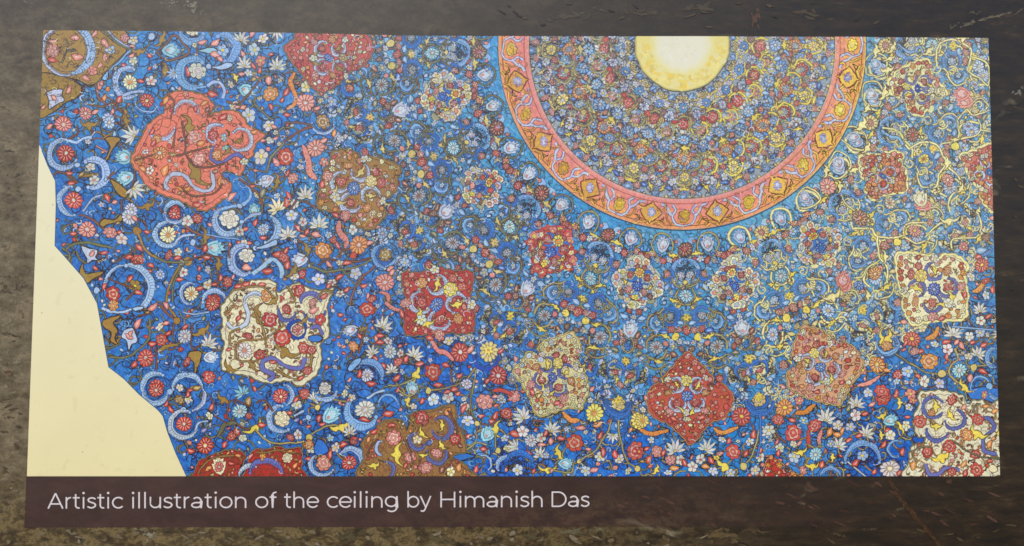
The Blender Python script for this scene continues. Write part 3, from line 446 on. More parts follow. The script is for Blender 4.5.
(796,30,"""P y 10 420,270 418,180 465,140 525,150 545,200 530,260 475,278 420,270; P y 10 392,400 410,330 480,312 520,370 500,450 440,455 400 420; Y 475 128 42 90 y; Y 545 235 46 0 y; Y 560 370 44 40 y; U 475 205 42 180 L; U 455 385 46 160 W; Y 425 470 36 60 y; R 540 440 28 n; R 445 505 32 r; R 510 80 34 p; Y 575 105 40 60 y; C 640 90 44 170 330 14 l; C 700 120 44 -80 120 14 l; R 590 180 34 p; R 640 175 28 p; C 570 530 44 10 170 14 l; R 660 60 26 c; Y 560 170 30 20 y; R 640 430 24 l; L 540 300 40 40 l; R 620 490 24 q; F 500 500 26 w"""),
(880,30,"""P y 14 345,215 342,110 400,62 470,60 540,115 545,160; P y 12 545,160 645,205 650,335 600,292 530,245 545,160; C 412 140 54 -60 190 20 l; R 412 150 24 L; C 450 250 44 120 340 14 l; R 450 245 22 n; R 370 240 32 r; U 490 385 54 190 p; D 590 220 34 L q; R 305 65 32 r; P l 10 110,90 150,122 200,130 240,100 262,140; R 330 490 34 r; C 405 500 42 10 200 12 l; F 405 505 22 w; P y 11 460,550 520,480 560,510 650,480; Y 290 120 40 40 y; R 35 440 26 p; R 500 55 24 r; D 565 325 28 L n; F 150 70 28 w; R 490 150 20 r; F 590 110 26 p; Y 500 30 60 0 y; F 620 410 26 q; R 600 440 22 q; L 420 430 60 10 b; L 90 550 60 10 l; Y 20 370 40 80 y; R 570 470 24 L; L 480 300 30 60 b"""),
(880,121,"""P y 14 10,45 100,58 148,120 188,165 192,225; P y 14 180,160 250,130 330,140 372,200 400,262 350,322 340,380 310,432; P y 13 400,270 470,330 482,400 430,440 410,500 420,546; Y 400 250 34 90 y; P y 11 370,140 460,108 470,30 465,-10; P y 11 460,110 570,92 600,40 590,-10; P y 9 600,50 665,60; Y 450 105 28 0 y; D 195 82 46 n r; C 335 40 48 80 400 14 l; R 335 42 28 b; C 250 230 58 -60 125 18 l; C 240 340 42 90 270 12 l; D 262 228 30 y n; D 405 355 40 p c; U 242 465 54 110 c; R 435 225 26 r; R 465 150 26 r; D 490 300 30 L q; R 182 280 28 o; D 530 30 30 L n; C 540 490 45 -30 160 12 l; R 540 490 24 r; P l 12 10,60 60,95 110,100 135,140; D 60 490 34 c n; F 110 130 22 L; R 340 240 22 r; R 410 70 24 p; F 260 320 20 w; R 550 120 24 q; F 390 160 26 Y; F 480 250 24 q; L 90 300 30 60 l; R 470 490 28 r; Y 330 420 34 0 y; Y 480 400 34 60 y; Y 590 540 30 60 y; F 350 480 26 L; R 305 305 20 r; L 200 380 60 20 b"""),
(796,121,"""P y 11 275,100 300,50 360,38 412,80 425,165 340,165 275,110; U 345 97 42 180 W; P y 11 195,250 240,185 312,220 322,290 260,342 190,320; U 255 250 44 120 W; P y 11 10,440 60,398 112,420 142,470 80,522 15,510; U 55 455 40 130 W; D 190 390 50 p c; Y 425 160 36 60 y; Y 345 292 36 20 y; C 322 465 60 170 370 12 l; R 445 15 32 p; R 450 115 30 p; Y 180 300 40 90 y; Y 260 390 36 90 y; R 310 340 24 p; R 345 380 26 l; C 250 440 50 90 250 14 l; R 340 470 28 b; R 150 520 26 p; P y 10 270 440 300 500 360 540; R 500 120 24 q; R 690 270 26 p; Y 390 20 50 60 y; F 360 400 24 q; L 450 490 80 10 l"""),
(796,212,"""D 385 35 50 n o; C 525 50 46 110 360 12 l; R 525 48 26 q; R 590 100 22 p; P y 14 345,100 450,100 490,150 600,152 650,140; P y 13 490,150 500,270 540,330 550,425; P y 12 500,290 420,340 400,385 355,392; P y 12 650,145 652,85 720,62 780,70; P y 12 650,150 720,185 775,175; D 712 115 40 p y; D 472 370 42 o c; C 400 180 58 -60 195 14 l; R 400 175 28 q; C 360 285 46 30 290 12 l; F 360 285 24 w; R 460 240 24 p; R 310 220 34 o; U 285 408 58 90 p; C 150 430 46 -90 130 12 l; F 148 432 24 L; C 45 440 52 90 350 12 l; R 45 440 30 q; R 80 520 26 p; R 535 185 26 r; R 610 195 24 o; Y 215 500 50 20 y; D 380 440 32 b q; R 100 360 28 p; R 570 340 24 q; F 570 290 24 L; F 640 210 28 q; F 700 210 26 q; Y 530 270 34 90 y; Y 430 500 34 90 y; F 310 500 28 q; R 360 520 26 q; R 490 490 28 q; R 550 510 26 r; L 490 520 44 40 b; R 220 115 34 r; R 150 505 20 n; R 600 260 22 n; R 520 240 22 q"""),
(880,212,"""D 610 320 46 r y; F 545 390 28 w; W o 26 555,480 600,460 625,405; D 635 415 26 r; P y 12 430,220 442,160 580,152 605,50 580,0; P y 12 600,150 680,190; P y 9 280,180 320,190 320,212; P y 10 270,150 350,75 420,42; R 395 180 30 r; D 500 212 30 p c; R 475 125 30 n; R 530 55 30 n; Y 415 45 46 0 y; F 635 500 28 W; L 680 470 50 80 r; C 430 180 60 90 260 10 l; C 500 60 60 100 260 8 l; F 340 110 26 q; R 370 90 24 r; R 610 30 26 p; R 640 150 26 n; L 610 230 70 10 l; R 30 180 26 r; F 620 190 24 q; L 590 270 44 0 r; Y 590 160 34 60 y; R 450 240 24 q"""),
]
# inner drawing of the two big medallions near the left side
TILES_MED = [
(156,121,"""C 508 112 66 215 500 21 W; C 365 75 56 50 265 20 W; P v 18 345,150 330,220 400,252 480,202 545,240; P W 20 78,412 60,372 100,322 170,330 222,392 290,420 342,392 332,300; C 30 30 80 200 350 22 W; Y 190 40 58 90 g; Y 245 312 66 -60 g; R 230 100 46 p; R 260 225 46 p; S 85 120 20 w; S 120 262 20 w; D 20 195 44 o w; Y 495 115 34 20 g; Y 430 180 34 60 g; R 345 85 34 r; R 370 205 34 o; F 410 100 22 t; F 420 160 22 t; W o 20 130 400 170 420 200 400; L 380 360 60 80 o; L 250 500 60 10 r; L 60 300 70 70 o; L 520 240 50 60 r; F 530 245 24 w; P n 5 160 0 170 190 80 195; P n 5 170 190 260 280 420 250; P n 5 180 190 340 150; L 100 200 50 0 g; P n 5 160 400 200 450 340 440 400 370; L 590 60 50 20 o; L 270 130 60 20 o; R 0 110 30 o; P n 5 120 50 100 160; L 350 300 40 30 n; F 405 365 24 p"""),
(28,121,"""F 705 182 22 w r; F 735 295 26 w r; R 665 235 34 o; L 750 130 50 60 r; P n 5 640 240 700 220 768 200; L 690 290 50 -30 o; L 740 60 44 60 r"""),
(156,30,"""C 185 500 70 0 180 20 W; L 290 440 50 30 o; L 60 420 50 60 o; F 180 385 18 p; L 400 520 60 40 r; F 440 530 20 w; P n 5 60 380 110 440 90 540; L 310 480 40 60 n; L 240 470 40 90 r"""),
(220,303,"""P W 20 45,118 80,150 150,132 165,60 150,-5; C 400 50 52 170 350 22 v; C 565 38 66 195 350 22 v; P v 18 540,150 590,140 612,190; C 465 160 52 0 350 20 B; D 465 160 32 p r; P v 22 290,462 322,430 262,400 260,350 320,332 400,382 482,392 512,330; Y 230 70 60 -80 g; R 300 100 48 r; R 375 210 52 r; D 150 285 44 w p; Y 390 285 62 -30 g; R 500 270 36 r; R 550 285 30 r; L 160 190 60 20 r; R 170 200 24 r; R 240 310 36 r; P g 8 270,210 250,130 200,40; P g 8 275,215 290,330; P g 8 280,212 390,130; P g 8 95,340 110,240 200,225 280,215; Y 60 385 48 -30 g; Y 200 375 40 -60 g; L 55 280 34 20 r; F 600 100 36 r w; R 400 40 30 r; L 560 40 60 20 p; P g 8 330,400 400,440 480,450 545,370 550,300; R 525 405 28 r; L 490 450 40 30 r; R 240 300 20 r; P g 7 120 150 60 180 60 250; L 110 90 44 60 r; P g 6 120 350 220 350; L 130 370 30 60 r; P g 7 90 0 60 40 30 60; L 320 350 40 10 r; Y 500 100 30 40 g; G b 530,205 575,192 612,205 590,232 545,232"""),
(156,212,"""C 590 545 60 10 180 16 W; L 540 430 54 20 r; L 490 445 54 20 r; L 640 440 54 10 r; R 660 500 36 o; P g 7 470 470 560 450 660 460 720 540; Y 700 530 40 40 g"""),
(284,212,"""R 95 470 38 r; C 160 545 60 10 180 24 v; P g 8 20,440 70,520 40,548; P g 8 200,510 240 470 290,480; L 60 450 30 40 r; L 240 505 50 30 r; R 170 540 26 p"""),
(384,390,"""C 345 228 62 -160 130 24 v; C 205 305 50 100 350 20 v; C 315 385 55 160 400 22 v; O 272 318 16 v; Y 340 215 34 90 y; Y 235 258 34 -60 y; Y 348 325 34 -60 y; Y 235 385 26 0 y; R 230 165 40 r; F 200 300 28 c; R 425 295 34 r; R 155 405 40 p; R 250 465 44 p; R 315 380 30 p; R 60 285 46 p; Y 85 385 62 -90 y; L 45 215 54 10 r; F 400 490 28 c; L 385 130 54 60 o; C 5 480 52 -60 95 16 v; L 455 460 54 80 o; P g 6 150 180 200 220 180 260; P n 5 380 120 430 200 440 260; R 245 195 22 r; P g 7 350 500 370 430 410 400; L 350 480 50 60 n; P n 5 120 300 150 360 180 450; L 130 450 40 50 r"""),
(256,390,"""C 760 350 40 90 260 14 L; L 710 250 54 30 r; Y 705 450 40 20 y; L 680 300 40 60 o; P n 5 660 400 700 330 740 300"""),
(128,390,"""U 545 455 54 100 c; D 545 460 30 p; L 620 440 44 -10 r; C 735 520 66 60 180 20 W; L 480 470 44 40 o; P g 5 420 500 460 440 560 400 660 400 680 430; L 740 400 40 60 p; L 660 395 40 0 o"""),
(256,390,"""C 60 525 104 15 165 28 v; F 40 390 28 o; R 190 410 32 c; L 200 370 40 10 o; L 240 450 40 60 o; P g 5 0 370 60 375 130 360 200 378 245 375"""),
(880,390,"""C 322 105 60 30 330 22 v; C 445 175 60 190 430 22 v; C 345 235 66 180 335 22 v; P v 18 620,165 668,180 685,232 620,300 630,370 705,382; P v 18 270,440 290,500 350,508 400,470 475,480; Y 330 100 38 90 y; Y 430 150 38 -60 y; Y 335 215 36 0 y; Y 590 260 60 -30 y; Y 365 400 60 20 y; R 240 190 38 r; R 430 60 34 r; R 585 175 38 r; R 520 270 40 o; R 415 340 40 r; R 285 370 34 r; R 580 480 44 r; R 570 385 32 r; O 680 475 22 c; P G 5 200 400 220 350 310 340; P G 5 430 300 520 360 600 400 720 410; L 660 330 50 60 o; L 500 440 50 60 o; P G 5 560 130 570 90 600 80; L 640 90 44 0 o; R 310 140 22 o; L 690 130 50 30 o; L 200 450 60 70 o; L 720 250 50 60 y; R 430 490 26 r; L 500 100 40 60 p; L 660 430 40 10 r; L 510 500 50 80 r"""),
]
def occupied(x, y, r, pts):
    return any((x-a)**2+(y-b)**2 < (r+q)**2 for a, b, q in pts)
def inside(p, poly):
    x, y = p; c = False; n = len(poly)
    for i in range(n):
        x1, y1 = poly[i]; x2, y2 = poly[(i+1) % n]
        if (y1 > y) != (y2 > y) and x < (x2-x1)*(y-y1)/(y2-y1)+x1: c = not c
    return c
# paper cut edge of the painting (left)
CUT = [(38,140),(41.5,150),(48,165),(55.5,181),(56,205),(55,246),(63,254),(84,278),(97,303),(103,335),(109,367),(124,379),(139,394),(158,410),(163,416),(168,432),(176,453),(187,477)]
def left_of_cut(x, y):
    for (x0, y0), (x1, y1) in zip(CUT, CUT[1:]):
        if y0 <= y <= y1: return x < x0+(x1-x0)*(y-y0)/(y1-y0)+1
    return False
def lobes(m):
    # cusped, lobed edge: small arcs between the traced points
    P = smooth(m[4], True, 6); cx, cy = m[1]; L = 0; out = []
    for i, p in enumerate(P):
        a = P[i-1]; L += hypot(p[0]-a[0], p[1]-a[1]); d = hypot(p[0]-cx, p[1]-cy) or 1
        e = 1.5*abs(sin(L*pi/8.5))-.7; out.append((p[0]+(p[0]-cx)/d*e, p[1]+(p[1]-cy)/d*e))
    return out
SMOOTHED = [(m, lobes(m)) for m in MED]

# ---- blue painted ground: one sheet of vertices with the printed colour of each place
part('painted_ground')
nx, ny = 460, 215
base = len(CUR.v)
idx = {}
def row_pt(i, j):
    u = i/nx; v = j/ny
    xl = 43.5-16.5*v; xr = 988.5+11.5*v
    x = xl+(xr-xl)*u; y = top_y(x)+(476.2-top_y(x))*v
    return x, y
for j in range(ny+1):
    for i in range(nx+1):
        x, y = row_pt(i, j); X, Z = to_board(x, y)
        c = mix(ground_rgb(x, y), (160,190,214), .05+.22*max(0, min(1, (x-780)/120))*max(0, min(1, (420-y)/160))); c = mix(c, (150,170,196), .04+.16*max(0, vnoise(TABX, x/7, y/7)))
        e = random.gauss(0, 12); c = tuple(min(255, max(0, q+e+random.gauss(0, 6))) for q in c)
        CUR.v.append((X, -2*STEP, Z)); CUR.c.append(ink(c))
for j in range(ny):
    for i in range(nx):
        a = base+j*(nx+1)+i
        CUR.f.append([a, a+nx+1, a+nx+2, a+1])
for i in range(len(GRID)): GRID[i] = 4

# ---- pen curls over the ground
def density(x, y):
    d = hypot(x-CX, y-CY)
    if d < 183: return 0
    if d < 365: return 1.0
    if x < 330: return .3
    return .6
part('painted_ground')
for k in range(9000):
    x = random.uniform(30, 998); y = random.uniform(34, 476)
    if random.random() > density(x, y) or left_of_cut(x, y): continue
    a = random.uniform(0, 6.3); r = random.uniform(1.5, 5); da = random.uniform(1.5, 4.2); sg = random.choice((-1, 1))
    pts = [(x+r*(1-.3*i/6)*cos(a+sg*da*i/6), y+r*(1-.3*i/6)*sin(a+sg*da*i/6)) for i in range(7)]
    pen(pts, random.uniform(.5, .85), mix(KC, ground_rgb(x, y), random.uniform(.1, .5)))
# ---- small filling motifs
part('painted_flowers')
def filler(n, test, sizes, kinds, placed, gap=.4, onlyfree=True):
    for k in range(n):
        x = random.uniform(28, 1000); y = random.uniform(34, 480)
        if not test(x, y): continue
        r = random.uniform(*sizes)
        if occupied(x, y, r+gap, [p for p in placed if abs(p[0]-x) < 14 and abs(p[1]-y) < 14]): continue
        placed.append((x, y, r)); kinds(x, y, r)
def choose(*t):
    tot = sum(a for a, _ in t); u = random.uniform(0, tot)
    for a, f in t:
        u -= a
        if u <= 0: return f
    return t[-1][1]
# centres of the traced motifs keep the fillers away
import re
placed = []
for ox, oy, txt in TILES:
    for it in txt.replace('\n', ' ').split(';'):
        q = it.replace(',', ' ').split()
        if not q or q[0] in 'P' or len(q) < 4 or q[0] == 'Wo' or q[0] == 'St': continue
        nums = [float(s) for s in q[1:] if s[0] in '-.0123456789']
        if q[0] in 'GW':
            z = nums[1:] if q[0] == 'W' else nums
            for i in range(0, len(z)-1, 2): placed.append((ox+z[i]/6, oy+z[i+1]/6, 2.5))
        elif q[0] == 'C': placed.append((ox+nums[0]/6, oy+nums[1]/6, (nums[2]+nums[5]*.5)/6))
        elif q[0] == 'L': placed.append((ox+nums[0]/6, oy+nums[1]/6, nums[2]/6*.38))
        else: placed.append((ox+nums[0]/6, oy+nums[1]/6, nums[2]/6))
handmade = list(placed)
medtest = lambda x, y: any(inside((x, y), s) for m, s in SMOOTHED)
def free_field(x, y):
    d = hypot(x-CX, y-CY)
    return d > 186 and not left_of_cut(x, y) and not medtest(x, y)
def k_mid(x, y, r):
    right = x > 770
    f = choose((4, lambda: F(x, y, r, random.choice('WqqLpw'))), (3, lambda: R(x, y, r, random.choice('rpnor'))),
        (3, lambda: Lf(x, y, r*2, random.uniform(0, 360), random.choice('nrGqplb'))),
        (2.4, lambda: Cs(x, y, r*.9, *(lambda a: (a, a+230))(random.uniform(0, 360)), r*.42, random.choice('lbL'), False)),
        (1.6 if not right else 3.2, lambda: Yc(x, y, r*.8, random.uniform(0, 360), 'y' if x > 540 else 'Y')), (1, lambda: disc(x, y, r*.6, random.choice('Ypqb'))),
        (1.2, lambda: Yc(x, y, r*.9, random.uniform(0, 360), random.choice('Gg'))))
    f()
def k_out(x, y, r):
    choose((4, lambda: F(x, y, r*.9, random.choice('wWwp'))), (1.5, lambda: R(x, y, r, random.choice('rro'))),
        (5, lambda: Lf(x, y, r*2.1, random.uniform(0, 360), random.choice('rrpp'))), (1, lambda: Lf(x, y, r*2.2, random.uniform(0, 360), random.choice('gGb'))))()
part('painted_ground')
for k in range(420):                        # curling stems and paler washes behind the outer flowers
    x = random.uniform(45, 995); y = random.uniform(36, 474); d = hypot(x-CX, y-CY)
    if d < 362 or left_of_cut(x-6, y): continue
    r = random.uniform(4, 11); a0 = random.uniform(0, 6.3); tn = random.uniform(.5, 1.1)*random.choice((-1, 1)); g = ground_rgb(x, y)
    if random.random() < .45:
        P = [(x+r*.9*random.uniform(.7, 1.1)*cos(.7*i), y+r*.7*random.uniform(.7, 1.1)*sin(.7*i)) for i in range(9)]; c = mix(g, (130,180,226), random.uniform(.25, .6)); put([smooth(P, True, 3)], c); loop(smooth(P, True, 3), .7, mix(KC, g, .3))
    P = [(x+r*(1-.8*i/16)*cos(a0+tn*2*pi*i/16), y+r*(1-.8*i/16)*sin(a0+tn*2*pi*i/16)) for i in range(17)]
    if random.random() < .5: path(P, 1.1, random.choice('GGgX'), edge=mix(KC, g, .1), line=.5)
    else: pen(P, .9, mix(KC, g, .15))
# fine stems that join neighbouring motifs, and contour lines round them
part('painted_ground')
for i, (x, y, r) in enumerate(handmade):
    if left_of_cut(x, y) or r < 2: continue
    near = sorted(((x-a)**2+(y-b)**2, a, b) for a, b, q in handmade if abs(a-x) < 26 and abs(b-y) < 26)[1:4]
    for d2, a, b in near:
        if d2 < 30 or random.random() < .2: continue
        bow = random.choice((-1, 1))*random.uniform(.15, .4); mx, my = (x+a)/2-(b-y)*bow, (y+b)/2+(a-x)*bow
        g = ground_rgb(x, y)
        if random.random() < .5: path([(x, y), (mx, my), (a, b)], 1.15, random.choice('GGgn'), edge=mix(KC, g, .12), line=.5)
        else: pen(smooth([(x, y), (mx, my), (a, b)]), .75, mix(KC, g, random.choice((.15, .4))))
    if r > 3.2 and random.random() < .75:
        a0 = random.uniform(0, 6.3); sp = random.uniform(2, 5); q = r+random.uniform(1.5, 2.6)
        pen([(x+q*cos(a0+sp*k/12), y+q*sin(a0+sp*k/12)) for k in range(13)], .85, mix(KC, ground_rgb(x, y), .22))
part('painted_flowers')
filler(2600, lambda x, y: free_field(x, y) and hypot(x-CX, y-CY) >= 372 and x > 330, (1.6, 3.2), k_out, placed, .3)
filler(900, lambda x, y: free_field(x, y) and hypot(x-CX, y-CY) >= 372 and x <= 330, (1.6, 2.8), k_out, placed, 1.0)

# ---- the banded zones: half a sector is drawn once and repeated, mirrored, round the ring
def local(axis, mir=1):
    ca, sa = cos(radians(axis)), sin(radians(axis))
    return lambda u, r: (CX+r*ca+u*mir*sa, CY+r*sa-u*mir*ca)
SEC = 22.3; AX0 = 89.1
def half_ok(u, r):
    return u >= -1 and math.degrees(atan2(u, r)) < SEC/2+.6
def polar_item(dth, r):                      # place by angle from the sector axis
    return r*sin(radians(dth)), r*cos(radians(dth))
H = SEC/2
bu = lambda r: r*sin(radians(H)); br_ = lambda r: r*cos(radians(H))
def seeded(rng, n, r0, r1, sz, base, kinds, gap=-.1):
    out = []; occ = list(base)
    for k in range(n):
        r = math.sqrt(rng.uniform(r0*r0, r1*r1)); th = rng.uniform(0, H)
        u, q = r*sin(radians(th)), r*cos(radians(th)); s_ = rng.uniform(*sz)
        if any((u-a)**2+(q-b)**2 < (s_+c+gap)**2 for a, b, c in occ): continue
        if th > H*.5 and any(((2*bu(q)-u)-a)**2+(q-b)**2 < 0 for a, b, c in occ): continue
        occ.append((u, q, s_)); out.append(kinds(rng, u, q, s_))
    return out
def occ_of(txt):
    o = []
    for it in txt.split(';'):
        q = it.replace(',', ' ').split()
        if not q: continue
        z = [float(v) for v in q[1:] if v[0] in '-.0123456789']
        if q[0] == 'P':
            z = z[1:]; o += [(z[i], z[i+1], .9) for i in range(0, len(z)-1, 2)]
        elif q[0] == 'G': o += [(z[i], z[i+1], 1.5) for i in range(0, len(z)-1, 2)]
        elif q[0] == 'C': o.append((z[0], z[1], z[2]+z[5]*.5))
        elif q[0] == 'L': o.append((z[0], z[1], z[2]*.35))
        else: o.append((z[0], z[1], z[2]*.95))
    return o
def kinds_band(rng, u, q, s_):
    t = rng.random(); c = rng.choice
    if t < .30: return "F %f %f %f %s" % (u, q, s_, c('WWLLLlpw'))
    if t < .40: return "R %f %f %f %s" % (u, q, s_, c('rnpp'))
    if t < .66: return "L %f %f %f %f %s" % (u, q, s_*2.5, rng.uniform(0, 360), c('nGqlbbLlT'))
    if t < .82: a = rng.uniform(0, 360); return "C %f %f %f %f %f %f %s" % (u, q, s_*.85, a, a+240, s_*.4, c('llb'))
    if t < .92: return "Y %f %f %f %f V" % (u, q, s_*.85, rng.uniform(0, 360))
    return "O %f %f %f %s" % (u, q, s_*.55, c('Vpqb'))
def spiral_pts(u, q, r0, a0, turns, sg=1, n=16):
    return [(u+r0*(1-.78*i/n)*cos(a0+sg*turns*2*pi*i/n), q+r0*(1-.78*i/n)*sin(a0+sg*turns*2*pi*i/n)) for i in range(n+1)]
def vines(rng, n, r0, r1, rad=(4, 9)):
    out = []
    for k in range(n):
        r = math.sqrt(rng.uniform(r0*r0, r1*r1)); th = rng.uniform(0, H); u, q = polar_item(th, r)
        p = spiral_pts(u, q, rng.uniform(*rad), rng.uniform(0, 6.3), rng.uniform(.6, 1.25), rng.choice((-1, 1)))
        out.append("P %.2f VINE %s" % (rng.choice((.0, .6, .9)), ' '.join('%f' % v for pt in p for v in pt)))
    return out
# traced half sector: u sideways from the axis, r outwards from the centre of the sun
CORE = """P 1.4 VINE 13.5,206 12.6,198 16,190 23,187 30,190 33.4,198 30,206; U 22.6 197.6 8 90 CUP; Y 35 206.5 6 -10 V; Y 11 208 5.5 190 V;
D 0 203 7.6 n p; R 0 203 3.6 r; R 9 214 3.6 r; F 15 213 3.6 W; R 22 214 4.2 r; F 29 214.5 3.6 q; L 5 212 6 60 G;
C 0 226 12.8 -35 90 3.6 l; R 4.6 229 3.8 W; O 0 236 2.2 V; C 18.5 228 6.2 120 330 2.6 b; R 18.5 228 3.4 p; L 12.5 240 8 70 b; P .9 VINE 0,238 5,241 11,238 14,232; D 0 250 6.6 t w; P 1.5 VINE 0,259 7,257 9.5,250 7,243; Y 12 254 4.6 200 V; Y 7 261 3.6 -40 V;
C 16 270 8.2 20 315 3.6 b; R 16 270 4.2 q; C 29.5 276 6.2 -140 80 2.8 l; F 29.5 276 3 L; P 1.1 VINE 22,262 27,266 34,268 40,276 37,284; S 0 271 5 V; L 6 277 8 20 l; R 0 285 4.6 r; R 7.5 283.5 3.4 p; R 15.5 283 3.8 r; O 11 291 3.8 V; L 23 285 8 10 b; 
D 30 301 7 q n; P 1.6 VINE 19,291 25,288 33,289.5 39,295 40,303; Y 22 290 5 25 V; P 1.5 VINE 20,303 23,310 30,313 37,311; Y 28 314 5.2 190 V; F 13 300.5 4.4 q; F 6.5 296 3 W; R 5 303 3.4 n; R 20.5 297 3 p; L 13 308 8 30 n; F 3 311 3 q; R 9 316 3.6 r; C 17 321 5.4 60 280 2.2 l; F 17 321 2.6 W; P .8 VINE 22,318 27,322 34,322 41,318;
C 32 333 7 180 400 3 b; R 32 333 4 r; Y 24 335 4.4 60 V; F 21 344 4 w; L 27 347 8 40 b; R 16 335 3 p; P 1.2 b 24,326 22,333 25,342 33,345 42,343; R 7 325 3 q; L 11 344 8 100 l; F 34 353 3.6 w; R 26 357 3.6 r; L 42 352 7 60 p; F 20 352 3 W; L 36 362 7 0 r; F 44 363 3.4 w; N 28 366 5 -90 w"""
CORE_B = """U 0 288 9.6 90 CUPB; P .9 VINE 0,296 -5,301 -4,308 0,312; R 6.5 300 4.2 n; R 12 304 3.4 r; F 5 308 3 q; S 0 320 5.6 V; C 8 331 7.6 -30 200 3 b; R 8 333 3.8 r; Y 5 340 3.6 80 V; L 12 311 8 20 G; L 9 293 8 60 n; F 11 322 3 q; R 0 344 3.4 p; C 0 360 10.5 180 270 3.2 b; R 5 270 3.2 r; L 9 276 8 20 l; F 0 276 3.4 W; R 3 213 3.6 r; F 8 210 3 p; L 3 206 6 90 b"""
rng = random.Random(11)
bc = occ_of(CORE)
ca_, sa_ = cos(radians(H)), sin(radians(H))
for a, b, c in occ_of(CORE_B): bc.append((b*sa_-a*ca_, b*ca_+a*sa_, c)); bc.append((b*sa_+a*ca_, b*ca_-a*sa_, c))
bc.append((240*sa_, 240*ca_, 24))
BAND_FILL = seeded(rng, 1500, 192, 372, (1.8, 3.7), bc, kinds_band, .45)
BAND_VINES = vines(rng, 40, 196, 366, (4.5, 10)); BAND_TOP = vines(rng, 44, 196, 368, (3, 7.5))
BAND_CURLS = [spiral_pts(*polar_item(rng.uniform(0, H), math.sqrt(rng.uniform(193**2, 370**2))), rng.uniform(1.6, 3.6), rng.uniform(0, 6.3), rng.uniform(.4, .9), rng.choice((-1, 1)), 7) for k in range(200)]
BAND_WASH = []
for k in range(150):
    u, q = polar_item(rng.uniform(0, H), math.sqrt(rng.uniform(193**2, 368**2))); r = rng.uniform(2, 5.5); ph = rng.uniform(0, 6)
    BAND_WASH.append(([(u+r*rng.uniform(.6, 1.1)*cos(.785*i+ph), q+r*rng.uniform(.5, .9)*sin(.785*i+ph)) for i in range(8)], rng.randrange(6)))
WASHC = ((140,186,230), (112,176,232), (62,130,214), (160,158,120), (190,204,226), (92,156,222))
WASHR = ((160,200,222), (136,190,228), (96,160,216), (232,222,156), (226,220,180), (128,180,218))
def sector_style(ax):
    # drawing changes round the ring: brown pen on the left, cream-yellow line on the right
    x, _ = polar(280, ax)
    if x > 790: return dict(V='y', VINE='Z', CUP='L', CUPB='p', k=1.25)
    if x > 520: return dict(V='y', VINE='X', CUP='W', CUPB='W', k=1.0)
    return dict(V='Y', VINE='G', CUP='W', CUPB='W', k=.9)
PAL['T'] = (92,150,212); PAL['e'] = (214,128,104); PAL['Z'] = (250,236,152); PAL['X'] = (176,160,96)
def band_run(items, ax, mir, st, inner=False):
    L_ = local(ax, mir); rr = 90-ax
    for it in items:
        t = it.replace('VINE', st['VINE'])
        if ' V' in t: t = t.replace(' V', ' '+st['V'])
        if st['k'] > 1.2 and t[:1] != 'P': t = t.replace(' r', ' e').replace(' n', ' Y').replace(' q', ' L').replace(' b', ' T')
        t = t.replace('CUPB', st['CUPB']).replace('CUP', st['CUP'])
        if t.startswith('P'):
            q = t.replace(',', ' ').split(); w = float(q[1])
            z = [float(v) for v in q[3:]] if not q[2][0].isdigit() else [float(v) for v in q[2:]]
            pts = [L_(z[i], z[i+1]) for i in range(0, len(z)-1, 2)]
            if w < .3 or (st['k'] < 1.2 and w < .7): pen(smooth(pts, n=3), .85, KC)
            else: path(pts, w*st['k'], q[2], edge=mix(KC, col(q[2]), .42 if q[2] in 'Zy' else .1), line=.5)
        else: run(t, L_, 1.0, rr, mir)
def sector_visible(ax, r1):
    return any(20 < polar(r, ax+d)[0] < 1010 and 20 < polar(r, ax+d)[1] < 490 for r in (200, 280, r1) for d in (-H, 0, H))
SECTORS = [AX0+SEC*n for n in range(-5, 6)]
part('painted_flowers')
def kinds_out(rng, u, q, s_):
    t = rng.random(); c = rng.choice
    if t < .34: return "F %f %f %f %s" % (u, q, s_*.9, c('wWWwpL'))
    if t < .44: return "R %f %f %f %s" % (u, q, s_, c('rrp'))
    if t < .80: return "L %f %f %f %f %s" % (u, q, s_*2.3, rng.uniform(0, 360), c('rrpGlb'))
    a = rng.uniform(0, 360); return "C %f %f %f %f %f %f %s" % (u, q, s_, a, a+230, s_*.4, c('llLb'))
OUT_VINES = vines(rng, 70, 366, 520, (5, 13)); OUT_TOP = [v.replace('P 0.60', 'P 0.00').replace('P 0.90', 'P 0.00') for v in vines(rng, 90, 366, 620, (2.5, 8))]
OUT_VINES += vines(rng, 60, 520, 660, (5, 13))
OUT_FILL = seeded(rng, 700, 368, 640, (1.6, 2.9), [], kinds_out, 2.2)
for n in range(-3, 7):
    ax = AX0+SEC*n
    st = dict(V='Y', VINE=('G' if n > 1 else 'X'), CUP='W', CUPB='W', k=1.0)
    for mir in (1, -1):
        band_run(OUT_VINES, ax, mir, st); band_run(OUT_TOP, ax, mir, st)
        L_ = local(ax, mir)
        for it in OUT_FILL:
            z = it.split(); p = L_(float(z[1]), float(z[2]))
            if not (30 < p[0] < 1000 and 34 < p[1] < 478) or left_of_cut(*p): continue
            if any((p[0]-a)**2+(p[1]-b)**2 < (c+2.4)**2 for a, b, c in handmade if abs(a-p[0]) < 22 and abs(b-p[1]) < 22): continue
            band_run([it], ax, mir, st)
